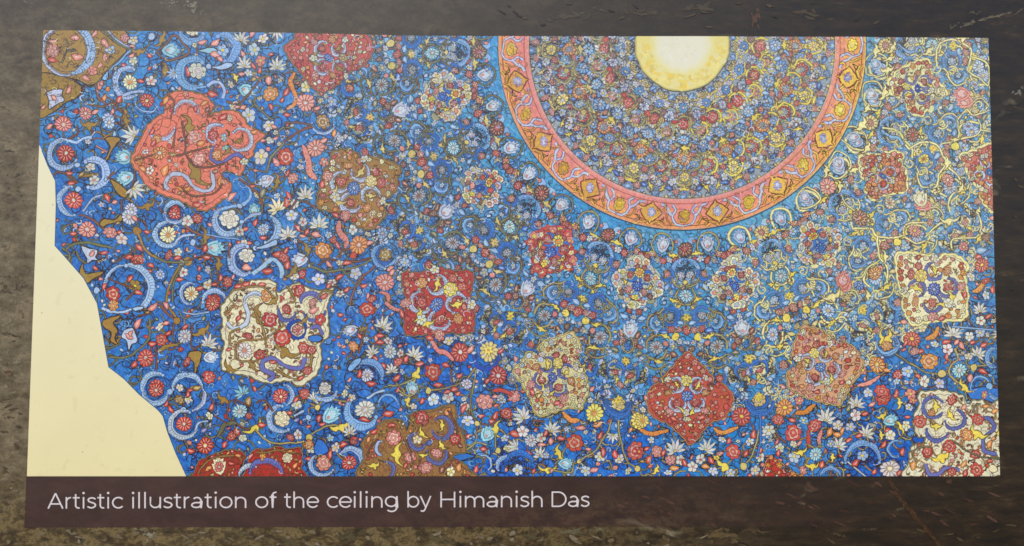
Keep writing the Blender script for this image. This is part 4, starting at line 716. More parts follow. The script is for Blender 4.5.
for ax in SECTORS:
    if not sector_visible(ax, 365): continue
    st = sector_style(ax); wc = WASHR if st['k'] > 1.2 else WASHC
    for mir in (1, -1):
        L_ = local(ax, mir)
        for P, ci in BAND_WASH:
            g = [L_(*p) for p in P]; put([g], jit(wc[ci])); loop(g, .6, mix(KC, wc[ci], .4))
        band_run(BAND_VINES, ax, mir, st)
        for P in BAND_CURLS: pen([L_(*p) for p in P], .6, mix(KC, (110,100,90), .4))
        band_run(BAND_FILL, ax, mir, st); band_run(BAND_TOP, ax, mir, st)
    for mir in (1, -1): band_run(CORE.replace('\n', ' ').split(';'), ax, mir, st)
for ax in SECTORS:
    axb = ax+H
    if not sector_visible(axb, 365): continue
    st = sector_style(axb)
    for mir in (1, -1): band_run(CORE_B.replace('\n', ' ').split(';'), axb, mir, st)
def prune(ox, oy, txt):
    keep = []
    for it in txt.replace('\n', ' ').split(';'):
        q = it.replace(',', ' ').split()
        if not q: continue
        z = [float(v) for v in q[1:] if v[0] in '-.0123456789']
        if q[0] in 'PW' : z = z[1:]
        if len(z) < 2: continue
        far = hypot(ox+z[0]/6-CX, oy+z[1]/6-CY) > 352
        if far: keep.append(it)
        elif ox >= 796 and q[0] in 'PYUD': keep.append(re.sub(r'P y (\d+)', lambda m_: 'P Z %d' % (int(m_.group(1))*.72), re.sub(r'(Y.*)\by\b', r'\1Z', it)) if q[0] in 'PY' else it)
    return ';'.join(keep)
for ox, oy, txt in TILES:
    run(prune(ox, oy, txt), lambda x, y: (ox+x/6.0, oy+y/6.0))

# ---- medallions
def med_fill(name, s, cx, cy, R0, gold):
    xs = [p[0] for p in s]; ys = [p[1] for p in s]; pl = [(cx, cy, R0*.3)]
    shr = [(cx+(p[0]-cx)*.86, cy+(p[1]-cy)*.86) for p in s]
    pale = name in ('pale lobed', 'cream and gold', 'cream lobed', 'coral', 'blue and olive', 'yellow and blue')
    for k in range(0, len(s), 4):
        p = s[k]; x, y = cx+(p[0]-cx)*.88, cy+(p[1]-cy)*.88; r = random.uniform(2.2, 3.2)
        (F if k % 3 else R)(x, y, r, random.choice('rpr') if name in ('coral', 'fire red', 'red square', 'pointed red') else random.choice('cWcp' if pale else 'rpoc')); pl.append((x, y, r))
    for k in range(230 if name == 'yellow' else 500 if name in ('yellow', 'tan', 'brown gold', 'pale yellow') else 1100):
        x = random.uniform(min(xs), max(xs)); y = random.uniform(min(ys), max(ys)); r = random.uniform(1.2, 2.7)
        if not inside((x, y), shr) or occupied(x, y, r, pl): continue
        pl.append((x, y, r))
        axm = atan2(cy-CY, cx-CX); dx, dy = x-cx, y-cy; al = dx*cos(axm)+dy*sin(axm); pe = -dx*sin(axm)+dy*cos(axm)
        xm, ym = cx+al*cos(axm)+pe*sin(axm), cy+al*sin(axm)-pe*cos(axm); pl.append((xm, ym, r))
        d = hypot(x-cx, y-cy)
        if d < R0*.95 and random.random() < .3: continue
        choose((3, lambda: F(x, y, r, random.choice('wpc'))), (3, lambda: R(x, y, r, random.choice('rpo'))), (2, lambda: Yc(x, y, r, random.uniform(0, 360), gold)),
               (2, lambda: Lf(x, y, r*2.2, random.uniform(0, 360), random.choice('rno'))))()
        if inside((xm, ym), shr): F(xm, ym, r, random.choice('wpc')) if random.random() < .5 else R(xm, ym, r, random.choice('rpo'))
def lobed_med(name, cx, cy, c, s):
    """rosette of overlapping pale lobes round a deep blue flower, mirrored about the line to the centre"""
    ax = math.degrees(atan2(cy-CY, cx-CX)); rr = 90-ax; ca, sa = cos(radians(ax)), sin(radians(ax))
    R0 = sum(hypot(p[0]-cx, p[1]-cy) for p in s)/len(s); q = R0/24.0
    warm = name in ('coral',); edge = 'r' if warm else ('Z' if cx > 700 else 'c'); pet = 'rpr' if warm else 'cWw'
    for k, (th, d) in enumerate([(a, 18.6+3.4*cos(4*radians(a+10))) for a in range(0, 180, 18)]+[(a, 12.5) for a in range(8, 180, 34)]):
        for mir in (1, -1):
            a = radians(th+12); u, r = mir*d*sin(a), -d*cos(a); x, y = cx+(r*ca+u*sa)*q, cy+(r*sa-u*ca)*q
            squash(4); scallop(x, y, (4.9 if d > 14 else 3.6)*q, 5, .26, k, pet[k % 3], 4, .6); scallop(x, y, 2.4*q, 5, .25, k+.5, random.choice(('p', 'Y', 'L', 'p') if not warm else ('c', 'p', 'y')), 3, .45); disc(x, y, .8*q, 'y', 6, .2)
    for mir in (1, -1):
        def sx(u, r): u *= mir*q; r *= q; return (cx+r*ca+u*sa, cy+r*sa-u*ca)
        run("C 6.5 8 6 150 400 2 %s; R 7 8 3.2 p; C 8 -6 6 60 290 2.2 %s; R 8.4 -6.4 3.4 %s; Y 12 2 3.6 60 y; L 3 15 6 30 r; R 13 11 3 n; R 3 -15 3 r" % ('W' if warm else 'l', 'b', 'r' if not warm else 'p'), sx, q, rr, mir)
    sx = lambda u, r: (cx+(r*ca+u*sa)*q, cy+(r*sa-u*ca)*q)
    run("D 0 -10 5 y c; R 0 -10 2.6 o; D 0 3 5.2 B b; R 0 3 2.4 b; F 0 14 3.6 y", sx, q, rr)
MEDTR = []
for ox, oy, t_ in TILES_MED:
    for it in t_.replace('\n', ' ').split(';'):
        q = it.replace(',', ' ').split()
        if not q: continue
        z = [float(v) for v in q[1:] if v[0] in '-.0123456789']
        if q[0] in 'PGW':
            z = z if q[0] == 'G' else z[1:]
            MEDTR += [(ox+z[i]/6, oy+z[i+1]/6, 1.6) for i in range(0, len(z)-1, 2)]
        elif len(z) > 2: MEDTR.append((ox+z[0]/6, oy+z[1]/6, z[2]/6*(.5 if q[0] == 'L' else 1)))
def med_inner(m, s, idx):
    name, (cx, cy), c, edge, out = m
    R0 = min(hypot(p[0]-cx, p[1]-cy) for p in s)
    ax = math.degrees(atan2(cy-CY, cx-CX)); rr = 90-ax
    ca, sa = cos(radians(ax)), sin(radians(ax)); q = R0/20.0
    base = ''.join(map(str, name))
    cream = name in ('cream lobed', 'yellow', 'cream and gold', 'pale lobed', 'pale yellow')
    sc = 'v' if cream else 'W'
    if name in ('blue and olive',): sc = 'b'
    gold = 'y' if cx > 400 else 'g'
    if name == 'brown gold': gold = 'Y'
    if 6 <= idx <= 11: return lobed_med(name, cx, cy, c, s)
    med_fill(name, s, cx, cy, R0, gold)
    for mir in (1, -1):
        def sx(u, r): u *= mir*q; r *= q; return (cx+r*ca+u*sa, cy+r*sa-u*ca)
        run("C 8 7 6.5 %d %d 2.4 %s; R 8 7 3.4 r; C 9 -8 6 %d %d 2.2 %s; Y 9 -8 4 60 %s; R 15 14 3.6 p; R 16 -2 3.4 o; L 12 20 6 30 r; Y 4 14 4 60 %s; F 16 -14 3 w; R 4 -18 3.2 r" %
            (150, 400, sc, 60, 300, sc, gold, gold), sx, q, rr, mir)
    def sx(u, r): return (cx+r*q*ca+u*q*sa, cy+r*q*sa-u*q*ca)
    deep = 'B' if name in ('pale lobed', 'blue and olive', 'coral', 'yellow', 'pale yellow', 'cream and gold', 'cream lobed') else 'b'
    run("D 0 1 4.6 %s L; R 0 -12 4.6 %s; F 0 15 3.6 w" % (deep, gold), sx, q, rr)
HANDM = {0, 1, 2, 19, 20, 21}
MEDPARTS = []
for i, (m, s) in enumerate(SMOOTHED):
    key = ('medallion', i)
    part(key); MEDPARTS.append((key, m[0]))
    if 6 <= i <= 11: put([[(m[1][0]+(p[0]-m[1][0])*.86, m[1][1]+(p[1]-m[1][1])*.86) for p in s]], m[2]); med_inner(m, s, i); continue
    put([s], m[2])
    cx, cy = m[1]
    # drawn outline: dark, coloured band, dark
    ring = s
    if m[3] == 'Z': loop(ring, 3.4, mix(KC, col('Z'), .4)); loop(ring, 2.2, col('Z'))
    else: loop(ring, 1.7, KC)
    if m[3] != 'Z': loop(ring, .6, mix(jit(col(m[3]), 6), (220,200,150), .25))
    inr = [(cx+(p[0]-cx)*.91, cy+(p[1]-cy)*.91) for p in ring]
    loop(inr, .6, mix(KC, m[2], .25))
    if i in HANDM:
        pl = [p for p in MEDTR if abs(p[0]-cx) < 80 and abs(p[1]-cy) < 80]
        for k in range(1100):
            x = random.uniform(min(p[0] for p in s), max(p[0] for p in s)); y = random.uniform(min(p[1] for p in s), max(p[1] for p in s)); r = random.uniform(1.1, 2.6)
            if not inside((x, y), [(cx+(p[0]-cx)*.9, cy+(p[1]-cy)*.9) for p in s]) or occupied(x, y, r*.8, pl): continue
            pl.append((x, y, r)); gd = 'y' if m[0] in ('ochre',) else 'g'
            if random.random() < .2: continue
            choose((2.5, lambda: Yc(x, y, r, random.uniform(0, 360), gd)), (3, lambda: Lf(x, y, r*2.4, random.uniform(0, 360), random.choice('rogn') if m[0] != 'salmon' else random.choice('rogp'))),
                   (1.4, lambda: F(x, y, r, random.choice('wp'))), (1.2, lambda: R(x, y, r, 'r' if m[0] != 'scarlet' else 'o')))()
        tr = [p for p in MEDTR if inside((p[0], p[1]), s)]
        for (x, y, r) in tr:
            for d2, a, b in sorted(((x-a)**2+(y-b)**2, a, b) for a, b, q in tr)[1:3]:
                if d2 < 12 or d2 > 500: continue
                bow = random.choice((-1, 1))*random.uniform(.2, .5)
                P3 = smooth([(x, y), ((x+a)/2-(b-y)*bow, (y+b)/2+(a-x)*bow), (a, b)])
                if m[0] == 'cream' and random.random() < .6: path(P3, .9, 'g', edge=mix(KC, m[2], .25), line=.4)
                else: pen(P3, .7, mix((120,60,40), m[2], .2))
        for k in range(420):
            x = random.uniform(min(p[0] for p in s), max(p[0] for p in s)); y = random.uniform(min(p[1] for p in s), max(p[1] for p in s))
            if not inside((x, y), [(cx+(p[0]-cx)*.85, cy+(p[1]-cy)*.85) for p in s]): continue
            a = random.uniform(0, 6.3); r = random.uniform(1.5, 3.5)
            pen([(x+r*cos(a+.5*i_), y+r*sin(a+.5*i_)) for i_ in range(6)], .55, mix((110,60,44), m[2], .3))
    else:
        med_inner(m, s, i)
for ox, oy, txt in TILES_MED:
    mx, my = ox+64, oy+45
    part(('medallion', {156: 0, 28: 0, 220: 1, 284: 1, 384: 2, 256: 2, 128: 20, 880: 19}[ox]))
    if (ox, oy) == (156, 212): part(('medallion', 1))
    if ox == 256 and '525 104' in txt: part(('medallion', 21))
    run(txt, lambda x, y: (ox+x/6.0, oy+y/6.0))

# ---- dome field inside the ring
KC = (86,68,68)
part('dome_field')
N_ = 96
put([[ (CX+160*cos(2*pi*i/N_), CY+160*sin(2*pi*i/N_)), (CX+160*cos(2*pi*(i+1)/N_), CY+160*sin(2*pi*(i+1)/N_)), (CX+30*cos(2*pi*(i+1)/N_), CY+30*sin(2*pi*(i+1)/N_)), (CX+30*cos(2*pi*i/N_), CY+30*sin(2*pi*i/N_))] for i in range(N_)], (152,164,172))
def in_dome(x, y):
    d = hypot(x-CX, y-CY); return 46 < d < 157 and y > 30
def polar_rand():
    r = math.sqrt(random.uniform(46**2, 158**2)); a = random.uniform(-.08, pi+.08); return CX+r*cos(a), CY+r*sin(a)
DOME_CORE = """D 0 62 5 T w; R 0 78 5.4 r; P 1.6 VINE -1,70 6,72 8,79 5,86; D 0 94 5.6 l w; Y 0 103 5.4 0 V; D 0 113 6.6 o q; R 0 113 4 q; R 8.6 108 3.6 r; D 0 131 5.4 y W; P 1.7 VINE 0,123 7,125 8.6,131 6,138 0,140; Y 0 143 5 180 V; U 0 150 5 -90 T; F 7 60 3.4 W; R 7 69 3.4 n; F 11 92 4 W; C 10 101 5 60 290 2 l; F 10 101 2.6 p; D 11 118 4.6 l w; R 10 127.5 3.4 r; F 12 136 4 W; R 8 146 3.6 p; P 1.4 VINE 12,108 17,112 16,120 10,124; L 6 99 7 40 G; L 4 121 6 70 b; L 15 142 7 20 b; F 16 129 3 q"""
DOME_B = """D 0 71 5 W b; R 0 86 5.2 p; P 1.6 VINE 0,78 7,81 7.5,88 3,94 0,95; D 0 101 6 T w; Y 0 110 5 180 V; D 0 122 6.8 r c; R 0 122 4.2 q; P 1.7 VINE 0,113.5 8,116 10,123 6,130 0,132; F 0 138 4.6 W; R 0 148 4.4 T; Y 6 143 4 60 V; R 6.5 76 3 r; L 6 96 7 120 l; L 8 107 7 60 n; F 7 134 3 p"""
def kinds_dome(rng, u, q, s_):
    t = rng.random(); c = rng.choice
    if t < .32: return "F %f %f %f %s" % (u, q, s_, c('WWLLlpw'))
    if t < .42: return "R %f %f %f %s" % (u, q, s_, c('rppn'))
    if t < .58: return "D %f %f %f %s w" % (u, q, s_, c('tTtWYq'))
    if t < .80: return "Y %f %f %f %f V" % (u, q, s_*.85, rng.uniform(0, 360))
    return "L %f %f %f %f %s" % (u, q, s_*2.4, rng.uniform(0, 360), c('GXYTlt'))
rng = random.Random(23)
bc = occ_of(DOME_CORE)
for a, b, c in occ_of(DOME_B): bc.append((b*sa_-a*ca_, b*ca_+a*sa_, c)); bc.append((b*sa_+a*ca_, b*ca_-a*sa_, c))
DOME_FILL = seeded(rng, 800, 48, 153, (1.8, 3.6), bc, kinds_dome, .35)
DOME_VINES = vines(rng, 14, 50, 152, (3.5, 7)); DOME_TOP = vines(rng, 15, 50, 153, (3, 6.5))
DOME_CURLS = [spiral_pts(*polar_item(rng.uniform(0, H), math.sqrt(rng.uniform(47**2, 154**2))), rng.uniform(1.4, 3), rng.uniform(0, 6.3), rng.uniform(.4, .9), rng.choice((-1, 1)), 7) for k in range(46)]
DOME_WASH = []
for k in range(46):
    u, q = polar_item(rng.uniform(0, H), math.sqrt(rng.uniform(48**2, 155**2))); r = rng.uniform(2, 5); ph = rng.uniform(0, 6)
    DOME_WASH.append(([(u+r*rng.uniform(.6, 1.1)*cos(.785*i+ph), q+r*rng.uniform(.5, .9)*sin(.785*i+ph)) for i in range(8)], rng.randrange(8)))
DW = ((120,174,220), (170,192,204), (204,186,104), (150,190,206), (156,160,120), (228,208,112), (104,160,212), (212,200,196))
for n in range(-4, 5):
    ax = AX0+SEC*n
    st = dict(sector_style(ax)); xm = polar(100, ax)[0]
    st['V'] = 'y' if xm > 610 else 'Y'; st['VINE'] = 'y' if xm > 690 else 'X'; st['k'] = 1.15 if xm > 640 else .95
    for mir in (1, -1):
        L_ = local(ax, mir)
        for P, ci in DOME_WASH:
            g = [L_(*p) for p in P]; put([g], jit(DW[ci])); loop(g, .6, mix(KC, DW[ci], .45))
        band_run(DOME_VINES, ax, mir, st)
        for P in DOME_CURLS: pen([L_(*p) for p in P], .65, mix(KC, (110,100,90), .2))
        band_run(DOME_FILL, ax, mir, st); band_run(DOME_TOP, ax, mir, st)
    for mir in (1, -1): band_run(DOME_CORE.split(';'), ax, mir, st)
    axb = ax+H
    for mir in (1, -1): band_run(DOME_B.split(';'), axb, mir, st)

KC = (44,30,34)
# pen and pale crayon strokes drawn over the crowded zones
def over(n, pick, wr=(.45, .75), dark=.6):
    for k in range(n):
        x, y = pick()
        if left_of_cut(x, y): continue
        a = random.uniform(0, 6.3); r = random.uniform(1.1, 3.4); da = random.uniform(1.4, 4.4)*random.choice((-1, 1))
        c = mix(KC, (110,90,90), random.uniform(0, .6)) if random.random() < dark else random.choice([(214,220,236), (236,230,210), (160,198,236), (236,214,124), (236,214,124) if x > 600 else (206,214,232)])
        pen([(x+r*cos(a+da*i/6), y+r*(1-.06*i)*sin(a+da*i/6)) for i in range(7)], random.uniform(*wr), c)
part('dome_field'); over(700, polar_rand, (.45, .7), .6)
part('painted_flowers')
def pick_mid():
    while True:
        r = math.sqrt(random.uniform(192**2, 368**2)); a = random.uniform(-.1, pi+.1); x, y = CX+r*cos(a), CY+r*sin(a)
        if 30 < x < 998 and 34 < y < 478: return x, y
over(900, pick_mid, (.45, .7), .6)
over(1300, lambda: (random.uniform(40, 990), random.uniform(36, 474)), (.4, .6))
over(260, lambda: (random.uniform(42, 118), random.uniform(32, 112)), (.5, .7), .95)
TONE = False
part('ring_border')
def annulus(r0, r1, cf, n=240, a0=-6, a1=186):
    for i in range(n):
        A = a0+(a1-a0)*i/n; B = a0+(a1-a0)*(i+1)/n
        X = [polar(r0, A), polar(r1, A), polar(r1, B), polar(r0, B)]
        yield X, (A+B)/2
def ring_col(a):
    # vermilion-pink on the left and below, orange-yellow towards the right
    t = max(0, min(1, (75-a)/50)); return mix((238,150,124), (244,178,112), t)
lv = max(GRID)+1
def put_ring(r0, r1, cf, n=120):
    global GRID
    groups = {}
    for X, a in annulus(r0, r1, cf, n): groups.setdefault(tuple(int(v) for v in cf(a)), []).append(X)
    base = max(GRID[j*GW+i] for j in range(GH) for i in range(GW) if r0-3 < hypot(i*CELL-CX, j*CELL-CY) < r1+3 and j*CELL > 30)
    for c, fs in groups.items():
        m = base+1; yy = -m*STEP; cc = ink(c)
        for f in fs:
            g = clip(f)
            if len(g) < 3: continue
            ix = []
            for p in g:
                X, Z = to_board(*p); ix.append(len(CUR.v)); CUR.v.append((X, yy, Z)); CUR.c.append(cc)
            CUR.f.append(ix)
    for j in range(GH):
        for i in range(GW):
            d = hypot(i*CELL-CX, j*CELL-CY)
            if r0-4 < d < r1+4: GRID[j*GW+i] = base+1
put_ring(152.4, 184.3, lambda a: (76,74,92))
put_ring(152.9, 183.7, lambda a: mix((214,168,130), (240,206,120), max(0, min(1, (70-a)/40))))
put_ring(153.4, 155.6, lambda a: (230,158,152))
put_ring(155.4, 182.6, ring_col)
put_ring(155.6, 163, lambda a: mix(ring_col(a), (236,140,140), .55))
put_ring(174.5, 182.4, lambda a: mix(ring_col(a), (244,166,84), .6))
put_ring(179.6, 180.4, lambda a: mix(KC, ring_col(a), .35))
put_ring(157.6, 158.3, lambda a: mix(KC, ring_col(a), .55))
for n in range(-5, 6):
    for kind, ax in ((0, 89.3+22.4*n), (1, 100.5+22.4*n)):
        if ax < -4 or ax > 184: continue
        L0 = local(ax); rr = 90-ax
        t = max(0, min(1, (80-ax)/40)); gold = mix((206,152,72), (244,206,92), t)
        if kind == 0:
            for mir in (1, -1):
                L_ = local(ax, mir)
                path([L_(0, 179.5), L_(8, 178), L_(11, 171), L_(8, 164), L_(12, 158.5)], 1.5, 'W', edge=(110,90,130))
                path([L_(11, 170), L_(15, 166), L_(18, 160), L_(23, 157.8)], 2.2, 'W', edge=(110,90,130))
                path([L_(13, 178.5), L_(17, 172), L_(16, 167)], 1.2, gold, edge=(130,80,60))
            scallop(*L0(0, 170), 6.6, 8, .24, .2, mix((190,150,60), (246,216,90), .3+.6*t)); scallop(*L0(0, 170), 3.4, 6, .25, .6, mix((226,180,70), (250,226,120), t), 4, .35)
        else:
            s = 1.0
            for mir in (1, -1):
                L_ = local(ax, mir); path([L_(0, 182), L_(7, 178.5), L_(14, 181)], 2.4, (244,178,90), edge=(150,84,56))
            P = [(0, 156.6), (1.6, 160), (5.6, 162.6), (9.4, 166.4), (11.5, 169), (8.8, 172.6), (4.6, 176.6), (1.5, 178.4), (0, 182)]
            P = [L0(*p) for p in P]+[L0(-a, b) for a, b in P[-2:0:-1]]
            blob(P, mix(gold, (246,190,84), .4), .8, False, (112,62,48))
            for mir in (1, -1):
                L_ = local(ax, mir)
                path([L_(2, 180), L_(9, 177), L_(14, 179.3)], 1.8, gold, edge=(130,80,60))
                Yc(*L_(12, 175), 2.6, rr+(40 if mir == 1 else 140), gold)
                path([L_(9, 166), L_(13, 162), L_(12, 158.5)], 1.1, gold, edge=(130,80,60))
            x, y = L0(0, 168.6)
            scallop(x, y, 5.4, 8, .34, 0, mix((176,184,224), (150,170,226), t), 4, .5, True)
            scallop(x, y, 2.8, 6, .3, .4, (210,206,226), 3, .35)
for k in range(330):
    a = random.uniform(-2, 182); r = random.uniform(157, 181); x, y = polar(r, a); b = random.uniform(0, 6.3); q = random.uniform(1.5, 3)
    pen([(x+q*cos(b+.45*i), y+q*sin(b+.45*i)) for i in range(6)], .65, random.choice([mix((120,60,60), ring_col(a), .25), (168,112,160), (250,206,96), (150,80,50)]))

# ---- the sun disc
part('sun_disc')
def sun_ring(r, c, n=64, wob=0):
    put(fan(CX, 44, [(CX+(r+random.uniform(-wob, wob))*cos(2*pi*i/n), 44+(r+random.uniform(-wob, wob))*sin(2*pi*i/n)) for i in range(n)]), c)
sun_ring(47.4, (150,140,110)); sun_ring(46.8, (214,200,120)); sun_ring(45.6, (240,224,142))
for k in range(260):
    a = random.uniform(0, pi); r = random.uniform(28, 44); x, y = CX+r*cos(a), 44+r*sin(a); q = random.uniform(1, 3.4)
    c = mix((240,226,140), random.choice([(246,210,90), (238,226,170), (228,200,110), (250,232,150)]), random.uniform(.3, .9))
    n = 8; put(fan(x, y, [(x+q*random.uniform(.6, 1.3)*cos(2*pi*i/n), y+q*random.uniform(.6, 1.3)*sin(2*pi*i/n)) for i in range(n)]), c)
sun_ring(31.5, (240,228,156), 40, 1.6); sun_ring(29.5, (240,230,172), 40, 1.5); sun_ring(27.5, (240,232,188), 40, 1.2); sun_ring(25, (239,233,200), 40, 1.0); sun_ring(22, (239,234,208), 40, .8)
for k in range(60):
    a = random.uniform(0, pi); r = random.uniform(2, 26); x, y = CX+r*cos(a), 44+r*sin(a); q = random.uniform(1, 3)
    put(fan(x, y, [(x+q*random.uniform(.6, 1.3)*cos(.8*i), y+q*random.uniform(.6, 1.3)*sin(.8*i)) for i in range(8)]), random.choice([(241,236,214), (236,230,202), (240,234,206)]))

# ---- bare cream paper at the left, in front of the painting's cut edge
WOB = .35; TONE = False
part('cream_margin')
poly = [(36.0, 139)]+CUT[1:]+[(188,480),(20,480),(30,300)]
put([poly], (244,236,200))
pen(CUT[1:], .9, (60,100,150))
for x, y in ((52.5, 205), (42, 313), (83, 452)): disc(x, y, .55, (90,84,70), 6, 0)
# ------------------------------------------------------------------ materials
def nodes_of(name):
    m = bpy.data.materials.new(name); m.use_nodes = True
    nt = m.node_tree; nt.nodes.clear()
    return m, nt, nt.nodes.new, nt.links.new
def math_node(nt, op, a, b=None, clampit=False):
    n = nt.nodes.new('ShaderNodeMath'); n.operation = op; n.use_clamp = clampit
    for i, v in enumerate((a, b)):
        if v is None: continue
        if isinstance(v, (int, float)): n.inputs[i].default_value = v
        else: nt.links.new(v, n.inputs[i])
    return n.outputs[0]
def mixc(nt, f, a, b, mode='MIX'):
    n = nt.nodes.new('ShaderNodeMix'); n.data_type = 'RGBA'; n.blend_type = mode
    for s, v in ((0, f), (6, a), (7, b)):
        if isinstance(v, (int, float)): n.inputs[s].default_value = v
        elif isinstance(v, tuple): n.inputs[s].default_value = (*v, 1)
        else: nt.links.new(v, n.inputs[s])
    return n.outputs[2]
def noise(nt, vec, scale, detail=4, rough=.55, dist=0):
    n = nt.nodes.new('ShaderNodeTexNoise'); n.inputs['Scale'].default_value = scale; n.inputs['Detail'].default_value = detail
    n.inputs['Roughness'].default_value = rough; n.inputs['Distortion'].default_value = dist
    nt.links.new(vec, n.inputs['Vector']); return n.outputs['Fac']
def mapping(nt, vec, scale=(1,1,1), rot=(0,0,0), loc=(0,0,0)):
    n = nt.nodes.new('ShaderNodeMapping'); nt.links.new(vec, n.inputs['Vector'])
    n.inputs['Scale'].default_value = scale; n.inputs['Rotation'].default_value = rot; n.inputs['Location'].default_value = loc
    return n.outputs[0]
def ramp(nt, f, stops):
    n = nt.nodes.new('ShaderNodeValToRGB'); nt.links.new(f, n.inputs[0]); e = n.color_ramp.elements
    while len(e) < len(stops): e.new(.5)
    for k, (p, c) in enumerate(stops):
        e[k].position = p; e[k].color = (*[lin(v) for v in c], 1) if isinstance(c, tuple) else (c, c, c, 1)
    return n.outputs[0]
def finish(nt, colour, rough=.5, bump=None, spec=.5):
    b = nt.nodes.new('ShaderNodeBsdfPrincipled'); o = nt.nodes.new('ShaderNodeOutputMaterial')
    nt.links.new(colour, b.inputs['Base Color']) if not isinstance(colour, tuple) else setattr(b.inputs['Base Color'], 'default_value', (*colour, 1))
    b.inputs['Roughness'].default_value = rough; b.inputs['Specular IOR Level'].default_value = spec
    if bump is not None:
        bn = nt.nodes.new('ShaderNodeBump'); bn.inputs['Strength'].default_value = .12; bn.inputs['Distance'].default_value = .0004
        nt.links.new(bump, bn.inputs['Height']); nt.links.new(bn.outputs[0], b.inputs['Normal'])
    nt.links.new(b.outputs[0], o.inputs[0])
ROUGH = .42
def obj_coord(nt): 
    n = nt.nodes.new('ShaderNodeTexCoord'); return n.outputs['Object']
def print_material():
    m, nt, N_, K = nodes_of('printed_ink')
    a = N_('ShaderNodeAttribute'); a.attribute_name = 'ink'
    co = obj_coord(nt)
    n1 = noise(nt, mapping(nt, co, (1, 1, .45), (0, .5, 0)), 900, 3, .7)       # pencil grain
    n2 = noise(nt, co, 320, 3, .6)
    n3 = noise(nt, co, 34, 3, .6)                                             # uneven wash
    f = math_node(nt, 'ADD', math_node(nt, 'MULTIPLY', n1, .9), math_node(nt, 'ADD', math_node(nt, 'MULTIPLY', n2, .9), math_node(nt, 'MULTIPLY', n3, .5)))
    g = math_node(nt, 'SUBTRACT', f, .13)
    mul = N_('ShaderNodeVectorMath'); mul.operation = 'SCALE'; K(a.outputs['Color'], mul.inputs[0]); K(g, mul.inputs['Scale'])
    finish(nt, mul.outputs[0], ROUGH, n1)
    return m
def paper_material():
    m, nt, N_, K = nodes_of('cream_paper')
    a = N_('ShaderNodeAttribute'); a.attribute_name = 'ink'; co = obj_coord(nt)
    f = math_node(nt, 'ADD', math_node(nt, 'MULTIPLY', noise(nt, co, 900, 2), .05), math_node(nt, 'MULTIPLY', noise(nt, co, 14, 3), .10))
    sx = N_('ShaderNodeSeparateXYZ'); K(co, sx.inputs[0])
    g = math_node(nt, 'ADD', f, .925)
    st_ = math_node(nt, 'MULTIPLY', math_node(nt, 'SUBTRACT', noise(nt, co, 60, 6, .7, .5), .58), .9, True)
    g = math_node(nt, 'SUBTRACT', g, st_)
    mul = N_('ShaderNodeVectorMath'); mul.operation = 'SCALE'; K(a.outputs['Color'], mul.inputs[0]); K(g, mul.inputs['Scale'])
    # the sheet is printed a little warmer towards its foot
    zz = math_node(nt, 'MULTIPLY', math_node(nt, 'SUBTRACT', .1, sx.outputs['Z']), 2.6, True)
    c = mixc(nt, zz, mul.outputs[0], mixc(nt, 1.0, mul.outputs[0], (.99, .91, .68), 'MULTIPLY'))
    finish(nt, c, ROUGH)
    return m
